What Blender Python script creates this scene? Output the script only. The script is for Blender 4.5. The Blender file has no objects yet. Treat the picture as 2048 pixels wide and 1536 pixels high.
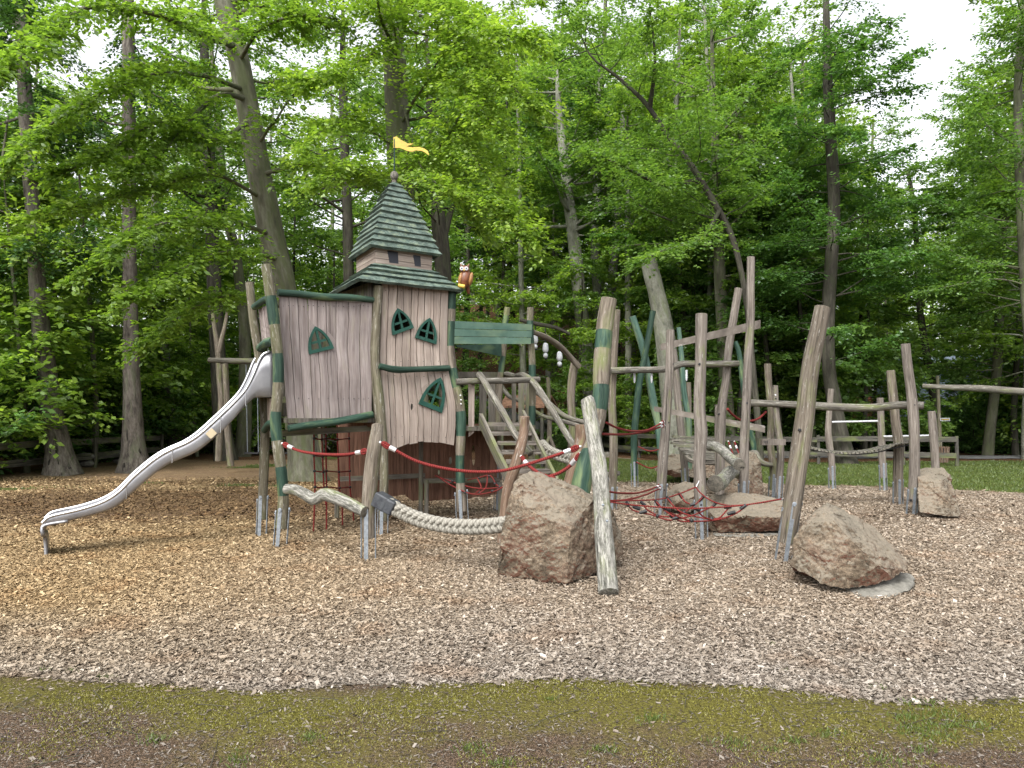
import bpy, bmesh, math, random
import numpy as np
from mathutils import Vector, Matrix, noise as mnoise

R = math.radians
scene = bpy.context.scene
# ------------------------------------------------------------------ camera
F = 1550.0                       # focal length in photograph pixels (2048 wide)
HOR = 830.0
PITCH = math.atan((HOR - 768.0) / F)
CAMZ = 1.6
cam_d = bpy.data.cameras.new("camera"); cam = bpy.data.objects.new("camera", cam_d)
scene.collection.objects.link(cam); scene.camera = cam
cam_d.sensor_width = 36.0; cam_d.lens = F / 2048.0 * 36.0
cam_d.clip_start = 0.05; cam_d.clip_end = 2000
cam.location = (0, 0, CAMZ); cam.rotation_euler = (R(90) + PITCH, 0, 0)
# ------------------------------------------------------------------ light
SUN_EL, SUN_AZ = 50, 205
world = bpy.data.worlds.new("World"); scene.world = world; world.use_nodes = True
wn = world.node_tree; wn.nodes.clear()
sky = wn.nodes.new("ShaderNodeTexSky"); sky.sky_type = 'NISHITA'; sky.sun_disc = False
sky.sun_elevation = R(SUN_EL); sky.sun_rotation = R(SUN_AZ); sky.air_density = 1.0; sky.dust_density = 4.0; sky.ozone_density = 1.0
hs = wn.nodes.new("ShaderNodeHueSaturation"); hs.inputs['Saturation'].default_value = 0.15; hs.inputs['Value'].default_value = 1.5
bg = wn.nodes.new("ShaderNodeBackground"); bg.inputs['Strength'].default_value = 0.15
wo = wn.nodes.new("ShaderNodeOutputWorld")
wn.links.new(sky.outputs[0], hs.inputs['Color']); wn.links.new(hs.outputs[0], bg.inputs['Color']); wn.links.new(bg.outputs[0], wo.inputs['Surface'])
sl = bpy.data.lights.new("sun", 'SUN'); sl.energy = 1.4; sl.angle = R(38); sl.color = (1.0, 0.96, 0.9)
so = bpy.data.objects.new("sun", sl); scene.collection.objects.link(so)
_az = R(SUN_AZ); _el = R(SUN_EL)
_dir = Vector((math.sin(_az) * math.cos(_el), math.cos(_az) * math.cos(_el), math.sin(_el)))
so.rotation_euler = _dir.to_track_quat('Z', 'Y').to_euler()
scene.view_settings.view_transform = 'Standard'; scene.view_settings.look = 'None'
scene.view_settings.exposure = 1.0; scene.view_settings.gamma = 1.0
scene.cycles.max_bounces = 9; scene.cycles.diffuse_bounces = 7; scene.cycles.glossy_bounces = 2
scene.cycles.transmission_bounces = 4; scene.cycles.transparent_max_bounces = 4
scene.cycles.caustics_reflective = False; scene.cycles.caustics_refractive = False

rng = np.random.default_rng(7)
random.seed(7)
COL = scene.collection
# ------------------------------------------------------------------ geometry helpers
cp, sp_ = math.cos(PITCH), math.sin(PITCH)
def P(u, v, d):
    rx = (u - 1024.0) / F; ry = 1.0; rz = -(v - 768.0) / F
    y = cp * ry - sp_ * rz; z = sp_ * ry + cp * rz
    k = d / y
    return Vector((rx * k, d, CAMZ + z * k))
def sstep(a, b, x):
    t = np.clip((x - a) / (b - a), 0, 1); return t * t * (3 - 2 * t)
def terr(x, y):
    x = np.asarray(x, float); y = np.asarray(y, float)
    h = 0.015 * np.sin(x * 1.7 + 1) * np.cos(y * 1.3) + 0.012 * np.sin(x * 3.1 + y * 2.3)
    h = h + 0.06 * np.exp(-((x + 0.6) ** 2 + (y - 11.4) ** 2) / 1.6)
    h = h + 0.035 * np.exp(-((y - 4.2 - 0.1 * np.sin(x)) ** 2) / 0.25)
    # centre hill
    w = sstep(-13, -7, x) * (1 - 0.75 * sstep(13, 22, x))
    g = np.clip(y - 37, 0, 26) * 0.40 * w
    h = h + g
    # left bank beyond the fence
    l = np.clip(-14.0 - x, 0, 22) * 0.11 * sstep(14, 20, y)
    h = h + l + np.clip(y - 32, 0, 60) * 0.055 * (1 - w) * (x < 3)
    h = h + 0.3 * np.sin(x * 0.31 + 2) * np.sin(y * 0.23) * sstep(36, 44, y)
    return h
def th(x, y): return float(terr(x, y))
def G(u, v):
    d = 8.0
    for _ in range(40):
        p = P(u, v, d); 
        k = (CAMZ - th(p.x, p.y)) / max(1e-4, CAMZ - p.z)
        d = d * (0.5 + 0.5 * k)
    return P(u, v, d)
def crspline(pts, n):
    """Catmull-Rom through rows of an array -> n samples"""
    p = np.asarray(pts, float)
    if len(p) == 2:
        t = np.linspace(0, 1, n)[:, None]; return p[0] * (1 - t) + p[1] * t
    q = np.vstack([2 * p[0] - p[1], p, 2 * p[-1] - p[-2]])
    L = np.r_[0, np.cumsum(np.maximum(1e-6, np.linalg.norm(np.diff(p[:, :3], axis=0), axis=1)))]
    s = np.linspace(0, L[-1], n); out = np.zeros((n, p.shape[1]))
    for i, x in enumerate(s):
        k = min(len(p) - 2, int(np.searchsorted(L, x, side='right') - 1)); k = max(0, k)
        t = (x - L[k]) / (L[k + 1] - L[k])
        a, b, c, d = q[k], q[k + 1], q[k + 2], q[k + 3]
        out[i] = 0.5 * ((2 * b) + (-a + c) * t + (2 * a - 5 * b + 4 * c - d) * t * t + (-a + 3 * b - 3 * c + d) * t ** 3)
    return out

class MB:
    """mesh builder: verts, faces, material slots, per-vertex grain coordinate"""
    def __init__(s): s.v = []; s.f = []; s.m = []; s.g = []
    def add(s, verts, faces, mi=0, gc=None):
        o = len(s.v); s.v.extend([tuple(map(float, a)) for a in verts])
        s.f.extend([tuple(o + i for i in fc) for fc in faces])
        if isinstance(mi, int): s.m.extend([mi] * len(faces))
        else: s.m.extend(mi)
        if gc is None: gc = verts
        s.g.extend([tuple(map(float, a)) for a in gc])
    def box(s, c, ax, ay, az, hx, hy, hz, mi=0, gofs=None):
        c = Vector(c); V = []
        ax, ay, az = Vector(ax).normalized(), Vector(ay).normalized(), Vector(az).normalized()
        gg = []
        o = gofs if gofs is not None else random.uniform(0, 50)
        for i in (-1, 1):
            for j in (-1, 1):
                for k in (-1, 1):
                    V.append(c + ax * hx * i + ay * hy * j + az * hz * k); gg.append((hx * i + o, hy * j, hz * k))
        s.add(V, [(0, 1, 3, 2), (4, 6, 7, 5), (0, 4, 5, 1), (2, 3, 7, 6), (0, 2, 6, 4), (1, 5, 7, 3)], mi, gg)
    def bar(s, a, b, w, h, up=(0, 0, 1), mi=0):
        a = Vector(a); b = Vector(b); z = (b - a); L = z.length; z.normalize()
        u = Vector(up); x = u.cross(z)
        if x.length < 1e-4: x = Vector((1, 0, 0))
        x.normalize(); y = z.cross(x)
        s.box((a + b) / 2, x, y, z, w / 2, h / 2, L / 2, mi)
    def tube(s, pts, rad, nseg=12, n=None, lump=0.0, cap=True, mi=0, band=None, capmi=None, seed=None, flat=1.0):
        """pts (k,3), rad (k) ; band: list of (t0,t1) -> material 1"""
        A = np.column_stack([np.asarray([tuple(p) for p in pts], float), np.asarray(rad, float)])
        L = np.sum(np.linalg.norm(np.diff(A[:, :3], axis=0), axis=1))
        if n is None: n = max(2, int(L / 0.05) + 2)
        C = crspline(A, n); C[:, 3] = np.maximum(C[:, 3], 1e-4)
        T = np.gradient(C[:, :3], axis=0); T /= np.linalg.norm(T, axis=1)[:, None] + 1e-9
        ref = np.array([0, 0, 1.0]) if abs(T[0][2]) < 0.8 else np.array([0, 1.0, 0])
        N = np.cross(T[0], ref); N /= np.linalg.norm(N)
        sd = random.uniform(0, 100) if seed is None else seed
        V = []; GC = []; F_ = []; M = []
        th_ = np.linspace(0, 2 * math.pi, nseg, endpoint=False)
        sl_ = 0
        ts = np.linspace(0, 1, n)
        for i in range(n):
            t = T[i]; N = N - t * np.dot(N, t); N /= np.linalg.norm(N) + 1e-9; B = np.cross(t, N)
            if i: sl_ += np.linalg.norm(C[i, :3] - C[i - 1, :3])
            r = C[i, 3]
            if band:
                for b0, b1 in band:
                    for e in (b0, b1):
                        if 0.01 < e < 0.99 and abs(ts[i] - e) < 0.6 / n: r = r * 0.955
            for a in th_:
                rr = r
                if lump: rr = r * (1 + lump * mnoise.noise(Vector((math.cos(a) * 0.9 + sd, math.sin(a) * 0.9, sl_ * 2.2))) + lump * 0.5 * mnoise.noise(Vector((math.cos(a) * 2.5, math.sin(a) * 2.5 + sd, sl_ * 3))))
                V.append(C[i, :3] + (N * math.cos(a) + B * math.sin(a) * flat) * rr)
                GC.append((math.cos(a) * r + sd, math.sin(a) * r, sl_))
        for i in range(n - 1):
            tm = (ts[i] + ts[i + 1]) / 2
            mm = mi
            if band:
                for b0, b1 in band:
                    if b0 <= tm <= b1: mm = 1
            for j in range(nseg):
                k = (j + 1) % nseg
                F_.append((i * nseg + j, i * nseg + k, (i + 1) * nseg + k, (i + 1) * nseg + j)); M.append(mm)
        s.add(V, F_, M, GC)
        if cap:
            cm = mi if capmi is None else capmi
            for e, idx in ((0, 0), (n - 1, (n - 1))):
                ring = V[idx * nseg:(idx + 1) * nseg]; c = np.mean(ring, axis=0); sg = -1 if e == 0 else 1
                r = C[idx, 3]
                gr = [(sd + 7 + math.cos(a) * r, math.sin(a) * r, 0) for a in th_]
                inner = [c + (np.array(p) - c) * 0.86 + T[idx] * sg * r * 0.06 for p in ring]
                vv = list(ring) + inner + [c + T[idx] * sg * r * 0.08]
                gg = gr + [(sd + 7 + math.cos(a) * r * .8, math.sin(a) * r * .8, 0) for a in th_] + [(sd + 7, 0, 0)]
                ff = []
                for j in range(nseg):
                    k = (j + 1) % nseg
                    if e == 0: ff.append((k, j, nseg + j, nseg + k)); ff.append((nseg + k, nseg + j, 2 * nseg))
                    else: ff.append((j, k, nseg + k, nseg + j)); ff.append((nseg + j, nseg + k, 2 * nseg))
                s.add(vv, ff, cm, gg)
        return C, T
    def ell(s, c, rx, ry, rz, mi=0, n=12, rot=None):
        V = []; Fc = []; c = Vector(c); m = n // 2 + 2
        for i in range(m + 1):
            p = math.pi * i / m
            for j in range(n):
                a = 2 * math.pi * j / n
                q = Vector((rx * math.sin(p) * math.cos(a), ry * math.sin(p) * math.sin(a), rz * math.cos(p)))
                if rot is not None: q = rot @ q
                V.append(c + q)
        for i in range(m):
            for j in range(n):
                k = (j + 1) % n; Fc.append((i * n + j, (i + 1) * n + j, (i + 1) * n + k, i * n + k))
        s.add(V, Fc, mi)
    def build(s, name, mats, parent=None, smooth=False, autos=None):
        org = None
        if parent is None and s.v:
            A = np.array(s.v); org = np.array([(A[:, 0].min() + A[:, 0].max()) / 2, (A[:, 1].min() + A[:, 1].max()) / 2, A[:, 2].min()])
            s.v = [tuple(p) for p in (A - org)]
        me = bpy.data.meshes.new(name); me.from_pydata(s.v, [], s.f)
        mats = mats if isinstance(mats, (list, tuple)) else [mats]
        for m in mats: me.materials.append(m)
        me.polygons.foreach_set('material_index', s.m)
        at = me.attributes.new('gc', 'FLOAT_VECTOR', 'POINT'); at.data.foreach_set('vector', np.array(s.g, dtype=np.float32).ravel())
        if smooth: me.polygons.foreach_set('use_smooth', [True] * len(s.f))
        me.update(); me.validate()
        if smooth and autos:
            me.set_sharp_from_angle(angle=R(autos))
        o = bpy.data.objects.new(name, me); COL.objects.link(o)
        if org is not None: o.location = org
        if parent is not None:
            o.parent = parent; o.matrix_parent_inverse = Matrix.Translation(-parent_loc(parent))
        return o
def parent_loc(p):
    return Vector(p.location) if p.parent is None else Vector((0, 0, 0))
def tag(o, label=None, cat=None, group=None, kind=None):
    if label: o['label'] = label
    if cat: o['category'] = cat
    if group: o['group'] = group
    if kind: o['kind'] = kind
    return o
def empty(name, loc, label, cat, group=None):
    o = bpy.data.objects.new(name, None); COL.objects.link(o); o.location = loc; o.empty_display_size = .2
    return tag(o, label, cat, group)
def np_mesh(name, V, nv, mats, rnd=None, midx=None, nfper=None, smooth=False):
    """V (N*nv,3): each group of nv vertices is one n-gon"""
    V = np.ascontiguousarray(V, dtype=np.float32); N = len(V) // nv
    me = bpy.data.meshes.new(name); me.vertices.add(len(V)); me.vertices.foreach_set('co', V.ravel())
    me.loops.add(N * nv); me.loops.foreach_set('vertex_index', np.arange(N * nv, dtype=np.int32))
    me.polygons.add(N); me.polygons.foreach_set('loop_start', np.arange(0, N * nv, nv, dtype=np.int32))
    for m in (mats if isinstance(mats, (list, tuple)) else [mats]): me.materials.append(m)
    if midx is not None: me.polygons.foreach_set('material_index', midx.astype(np.int32))
    if rnd is not None:
        a = me.attributes.new('rnd', 'FLOAT', 'FACE'); a.data.foreach_set('value', rnd.astype(np.float32))
    me.update(); me.validate()
    return me
def link(me, name, parent=None, loc=None, rot=0, sc=1):
    o = bpy.data.objects.new(name, me); COL.objects.link(o)
    if parent is not None: o.parent = parent
    if loc is not None: o.location = loc
    o.rotation_euler = (0, 0, rot); o.scale = (sc, sc, sc) if not isinstance(sc, tuple) else sc
    return o
# ------------------------------------------------------------------ materials
def newmat(name):
    m = bpy.data.materials.new(name); m.use_nodes = True; nt = m.node_tree; nt.nodes.clear()
    out = nt.nodes.new('ShaderNodeOutputMaterial'); return m, nt, out
def N_(nt, t, **kw):
    n = nt.nodes.new('ShaderNode' + t)
    for k, v in kw.items():
        if k in n.inputs: n.inputs[k].default_value = v
        else: setattr(n, k, v)
    return n
def ramp(nt, stops, fac=None, interp='LINEAR'):
    r = nt.nodes.new('ShaderNodeValToRGB'); cr = r.color_ramp; cr.interpolation = interp
    while len(cr.elements) < len(stops): cr.elements.new(0.5)
    for e, (p, c) in zip(cr.elements, stops):
        e.position = p; e.color = (c[0], c[1], c[2], 1) if isinstance(c, (tuple, list)) else (c, c, c, 1)
    if fac is not None: nt.links.new(fac, r.inputs[0])
    return r
def mixc(nt, fac, a, b, mode='MIX'):
    m = nt.nodes.new('ShaderNodeMix'); m.data_type = 'RGBA'; m.blend_type = mode
    for sock, val in ((m.inputs[0], fac), (m.inputs[6], a), (m.inputs[7], b)):
        if isinstance(val, bpy.types.NodeSocket): nt.links.new(val, sock)
        elif isinstance(val, (int, float)): sock.default_value = val
        else: sock.default_value = (val[0], val[1], val[2], 1)
    return m.outputs[2]
def noise(nt, vec, scale, detail=4, rough=.55, w=None):
    n = nt.nodes.new('ShaderNodeTexNoise'); n.inputs['Scale'].default_value = scale; n.inputs['Detail'].default_value = detail
    n.inputs['Roughness'].default_value = rough; nt.links.new(vec, n.inputs['Vector']); return n.outputs['Fac']
def mapping(nt, vec, scale=(1, 1, 1)):
    m = nt.nodes.new('ShaderNodeMapping'); m.inputs['Scale'].default_value = scale; nt.links.new(vec, m.inputs['Vector']); return m.outputs[0]
def attr(nt, name):
    a = nt.nodes.new('ShaderNodeAttribute'); a.attribute_name = name; return a
def bump(nt, h, strength, dist=.01):
    b = nt.nodes.new('ShaderNodeBump'); b.inputs['Strength'].default_value = strength; b.inputs['Distance'].default_value = dist
    nt.links.new(h, b.inputs['Height']); return b.outputs[0]
def princ(nt, out, col, rough=.8, metal=0, nrm=None, spec=.3):
    p = nt.nodes.new('ShaderNodeBsdfPrincipled'); p.inputs['Roughness'].default_value = rough if isinstance(rough, (int, float)) else .5
    if not isinstance(rough, (int, float)): nt.links.new(rough, p.inputs['Roughness'])
    p.inputs['Metallic'].default_value = metal; p.inputs['Specular IOR Level'].default_value = spec
    if isinstance(col, bpy.types.NodeSocket): nt.links.new(col, p.inputs['Base Color'])
    else: p.inputs['Base Color'].default_value = (*col, 1)
    if nrm is not None: nt.links.new(nrm, p.inputs['Normal'])
    nt.links.new(p.outputs[0], out.inputs['Surface']); return p
def mathn(nt, op, a, b=None, clamp=False):
    m = nt.nodes.new('ShaderNodeMath'); m.operation = op; m.use_clamp = clamp
    for s_, v in ((0, a), (1, b)):
        if v is None: continue
        if isinstance(v, (int, float)): m.inputs[s_].default_value = v
        else: nt.links.new(v, m.inputs[s_])
    return m.outputs[0]

def wood(name, dark, mid, light, algae=0.0, algcol=(.12, .14, .05), grain=1.0, lichen=0.0, rough=.85, cross=34, along=1.6, patch=.5, crack=.75):
    m, nt, out = newmat(name)
    g = attr(nt, 'gc').outputs['Vector']
    v1 = mapping(nt, g, (cross, cross, along)); v2 = mapping(nt, g, (cross * 3.2, cross * 3.2, along * 4))
    n1 = noise(nt, v1, 1.0, 5, .6); n2 = noise(nt, v2, 1.0, 3, .6); n3 = noise(nt, mapping(nt, g, (3, 3, .8)), 1.0, 3)
    f = mathn(nt, 'ADD', mathn(nt, 'MULTIPLY', n1, .65), mathn(nt, 'MULTIPLY', n2, .35))
    r = ramp(nt, [(.34, dark), (.48, mid), (.62, light)], f)
    c = r.outputs[0]
    # broad patches of tone
    pr = ramp(nt, [(.35, (1 - patch * .5,) * 3), (.65, (1 + patch * .25,) * 3)], n3)
    c = mixc(nt, 1.0, c, pr.outputs[0], 'MULTIPLY')
    # cracks
    nc = noise(nt, mapping(nt, g, (cross * 1.1, cross * 1.1, along * .35)), 1.0, 2, .5)
    cr = ramp(nt, [(.30, 0.0), (.345, 1.0)], nc)
    inv = mathn(nt, 'SUBTRACT', 1.0, cr.outputs[0])
    c = mixc(nt, mathn(nt, 'MULTIPLY', inv, crack), c, tuple(x * .22 for x in dark))
    if algae:
        na = noise(nt, mapping(nt, g, (6, 6, 1.6)), 1.0, 4, .6)
        ra = ramp(nt, [(.62 - algae * .4, 0.0), (.75 - algae * .25, 1.0)], na)
        c = mixc(nt, mathn(nt, 'MULTIPLY', ra.outputs[0], .75), c, algcol)
    if lichen:
        nl = noise(nt, mapping(nt, g, (42, 42, 6)), 1.0, 5, .75)
        rl = ramp(nt, [(.62 - lichen * .25, 0.0), (.67 - lichen * .22, 1.0)], nl)
        c = mixc(nt, mathn(nt, 'MULTIPLY', rl.outputs[0], .5), c, (.36, .35, .315))
    h = mathn(nt, 'ADD', mathn(nt, 'MULTIPLY', f, .6), mathn(nt, 'MULTIPLY', cr.outputs[0], .6))
    princ(nt, out, c, rough, 0, bump(nt, h, .7 * grain, .012), .2)
    return m
M = {}
M['post'] = wood('weathered_post_wood', (.045, .037, .027), (.115, .096, .074), (.20, .172, .138), algae=.28, lichen=.1)
M['post_grey'] = wood('silver_post_wood', (.055, .047, .040), (.128, .110, .093), (.21, .186, .162), algae=.1, lichen=.08)
M['post_green'] = wood('algae_post_wood', (.045, .04, .026), (.11, .097, .067), (.18, .162, .118), algae=.42, algcol=(.075, .082, .036), lichen=.2)
M['post_red'] = wood('reddish_post_wood', (.06, .038, .025), (.13, .085, .058), (.20, .14, .10), algae=.1, lichen=.2)
M['bark_white'] = wood('pale_weathered_log', (.045, .045, .037), (.12, .117, .10), (.25, .24, .215), algae=.3, lichen=.45, cross=30, along=7)
M['rail'] = wood('grey_log', (.04, .037, .03), (.10, .092, .077), (.185, .17, .142), algae=.25, lichen=.25)
M['plank'] = wood('pinkish_weathered_planks', (.19, .148, .122), (.30, .245, .208), (.385, .328, .285), algae=.12, algcol=(.24, .22, .15), cross=26, along=1.2, patch=.6, crack=.35)
M['plank_grey'] = wood('lilac_grey_planks', (.145, .116, .105), (.235, .197, .184), (.325, .285, .27), algae=.16, algcol=(.22, .20, .15), cross=26, along=1.2, patch=.7, crack=.35)
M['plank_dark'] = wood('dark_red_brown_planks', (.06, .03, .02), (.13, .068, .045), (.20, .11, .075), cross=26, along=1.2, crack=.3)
M['endgrain'] = wood('dark_end_grain', (.03, .028, .023), (.075, .068, .055), (.125, .112, .09), cross=14, along=14, crack=.8)
M['plank_old'] = wood('old_grey_planks', (.05, .045, .036), (.115, .103, .085), (.19, .172, .148), algae=.35, cross=28, along=1.5)
M['fence'] = wood('dark_fence_wood', (.035, .032, .026), (.085, .078, .062), (.14, .13, .11), algae=.3, cross=20)
M['fence_light'] = wood('grey_fence_wood', (.03, .028, .024), (.062, .058, .05), (.105, .098, .085), algae=.3, cross=20)
M['green'] = wood('worn_green_paint', (.010, .026, .018), (.020, .047, .033), (.042, .078, .054), algae=.22, algcol=(.13, .17, .07), cross=18, along=1.2, rough=.6, crack=.35, patch=.6)
M['green_pale'] = wood('faded_green_planks', (.03, .06, .046), (.055, .105, .082), (.09, .15, .115), algae=.35, algcol=(.17, .21, .11), cross=14, along=1.0, rough=.7, crack=.3)
M['green_roof'] = wood('faded_green_shingles', (.030, .046, .038), (.066, .096, .080), (.125, .165, .140), algae=.2, algcol=(.16, .19, .12), cross=7, along=7, rough=.75, lichen=.12, crack=.2)
M['green_frame'] = wood('green_window_paint', (.010, .042, .031), (.015, .058, .043), (.022, .072, .054), cross=10, along=10, rough=.5, crack=.1, patch=.2)
M['beech'] = wood('beech_bark', (.055, .055, .038), (.105, .10, .072), (.17, .165, .125), algae=.5, algcol=(.085, .10, .045), cross=5, along=1.2, crack=.25, grain=.6)
M['beech_pale'] = wood('pale_beech_bark', (.10, .10, .08), (.19, .19, .155), (.28, .28, .235), algae=.35, algcol=(.13, .15, .08), cross=4, along=2.0, crack=.2, grain=.5)
M['dark_bark'] = wood('dark_bark', (.022, .02, .016), (.045, .041, .032), (.08, .074, .058), algae=.3, algcol=(.05, .06, .03), cross=7, along=1.2, crack=.3)
M['pine_bark'] = wood('furrowed_pine_bark', (.03, .025, .021), (.095, .082, .070), (.17, .15, .13), algae=.3, algcol=(.09, .10, .06), cross=11, along=2.6, crack=.9, grain=1.6)

def simple(name, col, rough=.5, metal=0, spec=.4, nscale=0, nmix=.0, col2=None, bmp=0):
    m, nt, out = newmat(name); c = col; nr = None
    if nscale:
        g = attr(nt, 'gc').outputs['Vector']; n = noise(nt, g, nscale, 4, .6)
        r = ramp(nt, [(.35, col), (.65, col2 or tuple(x * .7 for x in col))], n); c = r.outputs[0]
        if bmp: nr = bump(nt, n, bmp, .01)
    princ(nt, out, c, rough, metal, nr, spec); return m
M['steel'] = simple('galvanised_steel', (.17, .19, .21), .55, .55, nscale=30, col2=(.26, .285, .31))
M['stainless'] = simple('brushed_stainless_steel', (.33, .33, .34), .42, .75, nscale=4, col2=(.25, .25, .265))
M['stainless_rail'] = simple('polished_steel_tube', (.62, .62, .63), .22, .9, nscale=4, col2=(.55, .55, .56))
M['ferrule'] = simple('aluminium_ferrule', (.62, .62, .63), .35, .6)
M['black'] = simple('black_plastic', (.012, .012, .014), .45)
M['blackdirt'] = simple('worn_black_rubber', (.02, .022, .028), .5, nscale=20, col2=(.05, .055, .06))
M['dark'] = simple('dark_slate_board', (.02, .022, .03), .6)
M['white'] = simple('white_enamel', (.48, .49, .51), .5, nscale=12, col2=(.36, .375, .39))
M['yellow'] = simple('weathered_yellow_paint', (.50, .36, .05), .6, nscale=14, col2=(.36, .25, .05))
M['owl'] = simple('varnished_brown_wood', (.16, .055, .022), .35, nscale=22, col2=(.075, .028, .014))
M['owl_light'] = simple('light_brown_wood', (.28, .14, .05), .4, nscale=18, col2=(.18, .09, .03))
M['concrete'] = simple('rough_concrete', (.20, .19, .165), .9, nscale=9, col2=(.10, .095, .08), bmp=.6)
M['asphalt'] = simple('grey_asphalt', (.17, .165, .165), .9, nscale=3, col2=(.13, .127, .125))
M['roofblue'] = simple('blue_grey_metal_roof', (.16, .21, .28), .5, nscale=2, col2=(.22, .27, .34))
M['cream'] = simple('cream_render', (.50, .42, .28), .85, nscale=2, col2=(.44, .37, .25))
M['shingle'] = wood('brown_shingle', (.07, .035, .022), (.15, .08, .05), (.24, .14, .09), cross=10, along=1)
M['tiles'] = None

def rope_mat(name, a, b, scale=260, ang=1.0):
    m, nt, out = newmat(name)
    g = attr(nt, 'gc').outputs['Vector']
    sx = nt.nodes.new('ShaderNodeSeparateXYZ'); nt.links.new(g, sx.inputs[0])
    f = mathn(nt, 'SINE', mathn(nt, 'ADD', mathn(nt, 'MULTIPLY', sx.outputs['Z'], scale), mathn(nt, 'MULTIPLY', sx.outputs['X'], scale * ang)))
    f = mathn(nt, 'MULTIPLY_ADD', f, .5); 
    f.node.inputs[2].default_value = .5
    n = noise(nt, g, 60, 3)
    c = mixc(nt, mathn(nt, 'MULTIPLY', f, .8), b, a); c = mixc(nt, mathn(nt, 'MULTIPLY', n, .35), c, tuple(x * .55 for x in a))
    princ(nt, out, c, .85, 0, bump(nt, f, .8, .004), .15); return m
M['red'] = rope_mat('red_twisted_rope', (.25, .035, .03), (.07, .012, .012))
M['hemp'] = rope_mat('grey_hemp_rope', (.32, .305, .265), (.19, .178, .15), 180)

def rock_mat():
    m, nt, out = newmat('red_granite')
    tc = nt.nodes.new('ShaderNodeTexCoord'); o = tc.outputs['Object']
    n1 = noise(nt, o, 2.2, 6, .62); n2 = noise(nt, o, 24, 5, .7); n3 = noise(nt, o, 5.5, 4, .6); n4 = noise(nt, o, 75, 3, .7)
    r1 = ramp(nt, [(.32, (.034, .028, .020)), (.42, (.095, .073, .051)), (.52, (.155, .120, .086)), (.60, (.118, .080, .057)), (.72, (.165, .135, .098))], n1)
    r2 = ramp(nt, [(.34, (.50, .48, .45)), (.50, (1, 1, 1)), (.68, (1.38, 1.36, 1.3))], n2)
    c = mixc(nt, 1.0, r1.outputs[0], r2.outputs[0], 'MULTIPLY')
    r4 = ramp(nt, [(.36, .7), (.5, 1.0), (.66, 1.2)], n4)
    c = mixc(nt, 1.0, c, r4.outputs[0], 'MULTIPLY')
    # lichen, mossy grey on upward faces (it grows there)
    geo = nt.nodes.new('ShaderNodeNewGeometry'); sx = nt.nodes.new('ShaderNodeSeparateXYZ'); nt.links.new(geo.outputs['True Normal'], sx.inputs[0])
    up = mathn(nt, 'MULTIPLY_ADD', sx.outputs['Z'], .45); up.node.inputs[2].default_value = -.08
    lf = mathn(nt, 'ADD', up, n3); rl = ramp(nt, [(.52, 0), (.72, 1)], lf)
    c = mixc(nt, mathn(nt, 'MULTIPLY', rl.outputs[0], .7), c, (.185, .163, .127))
    # red fresh rock on faces turned down / protected
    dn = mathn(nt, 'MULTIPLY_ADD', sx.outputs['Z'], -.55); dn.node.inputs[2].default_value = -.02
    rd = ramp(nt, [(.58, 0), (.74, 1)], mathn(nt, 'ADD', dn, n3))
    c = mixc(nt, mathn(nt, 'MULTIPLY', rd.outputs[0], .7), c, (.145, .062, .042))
    # dark veins
    vo = nt.nodes.new('ShaderNodeTexVoronoi'); vo.feature = 'DISTANCE_TO_EDGE'; vo.inputs['Scale'].default_value = 2.2
    wv = nt.nodes.new('ShaderNodeMixRGB'); wv.inputs[0].default_value = .25; nt.links.new(o, wv.inputs[1])
    nn = nt.nodes.new('ShaderNodeTexNoise'); nn.inputs['Scale'].default_value = 3; nt.links.new(o, nn.inputs['Vector']); nt.links.new(nn.outputs['Color'], wv.inputs[2])
    nt.links.new(wv.outputs[0], vo.inputs['Vector'])
    rv = ramp(nt, [(0.0, 0.0), (.02, 1)], vo.outputs['Distance'])
    c = mixc(nt, mathn(nt, 'MULTIPLY', mathn(nt, 'SUBTRACT', 1.0, rv.outputs[0]), .0), c, (.05, .035, .025))
    h = mathn(nt, 'ADD', mathn(nt, 'MULTIPLY', n2, .5), mathn(nt, 'MULTIPLY', n3, .9)); h = mathn(nt, 'ADD', h, mathn(nt, 'MULTIPLY', n4, .2))
    princ(nt, out, c, .9, 0, bump(nt, h, .9, .035), .2); return m
M['rock'] = rock_mat()

def leaf_mat(name, c0, c1, c2, trans=.45):
    m, nt, out = newmat(name)
    a = attr(nt, 'rnd'); oi = nt.nodes.new('ShaderNodeObjectInfo')
    f = mathn(nt, 'ADD', a.outputs['Fac'], mathn(nt, 'MULTIPLY_ADD', oi.outputs['Random'], .25))
    f.node.inputs[1].default_value = 0
    f = mathn(nt, 'ADD', a.outputs['Fac'], mathn(nt, 'MULTIPLY', mathn(nt, 'SUBTRACT', oi.outputs['Random'], .5), .3), True)
    r = ramp(nt, [(.0, c0), (.5, c1), (1, c2)], f)
    d = nt.nodes.new('ShaderNodeBsdfDiffuse'); t = nt.nodes.new('ShaderNodeBsdfTranslucent'); g = nt.nodes.new('ShaderNodeBsdfGlossy')
    g.inputs['Roughness'].default_value = .45; g.inputs['Color'].default_value = (.8, .85, .85, 1)
    nt.links.new(r.outputs[0], d.inputs[0])
    tc = mixc(nt, 1.0, r.outputs[0], (1.3, 1.4, .65), 'MULTIPLY'); nt.links.new(tc, t.inputs[0])
    m1 = nt.nodes.new('ShaderNodeMixShader'); m1.inputs[0].default_value = trans
    nt.links.new(d.outputs[0], m1.inputs[1]); nt.links.new(t.outputs[0], m1.inputs[2])
    m2 = nt.nodes.new('ShaderNodeMixShader'); m2.inputs[0].default_value = .035
    nt.links.new(m1.outputs[0], m2.inputs[1]); nt.links.new(g.outputs[0], m2.inputs[2])
    nt.links.new(m2.outputs[0], out.inputs['Surface']); return m
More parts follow.
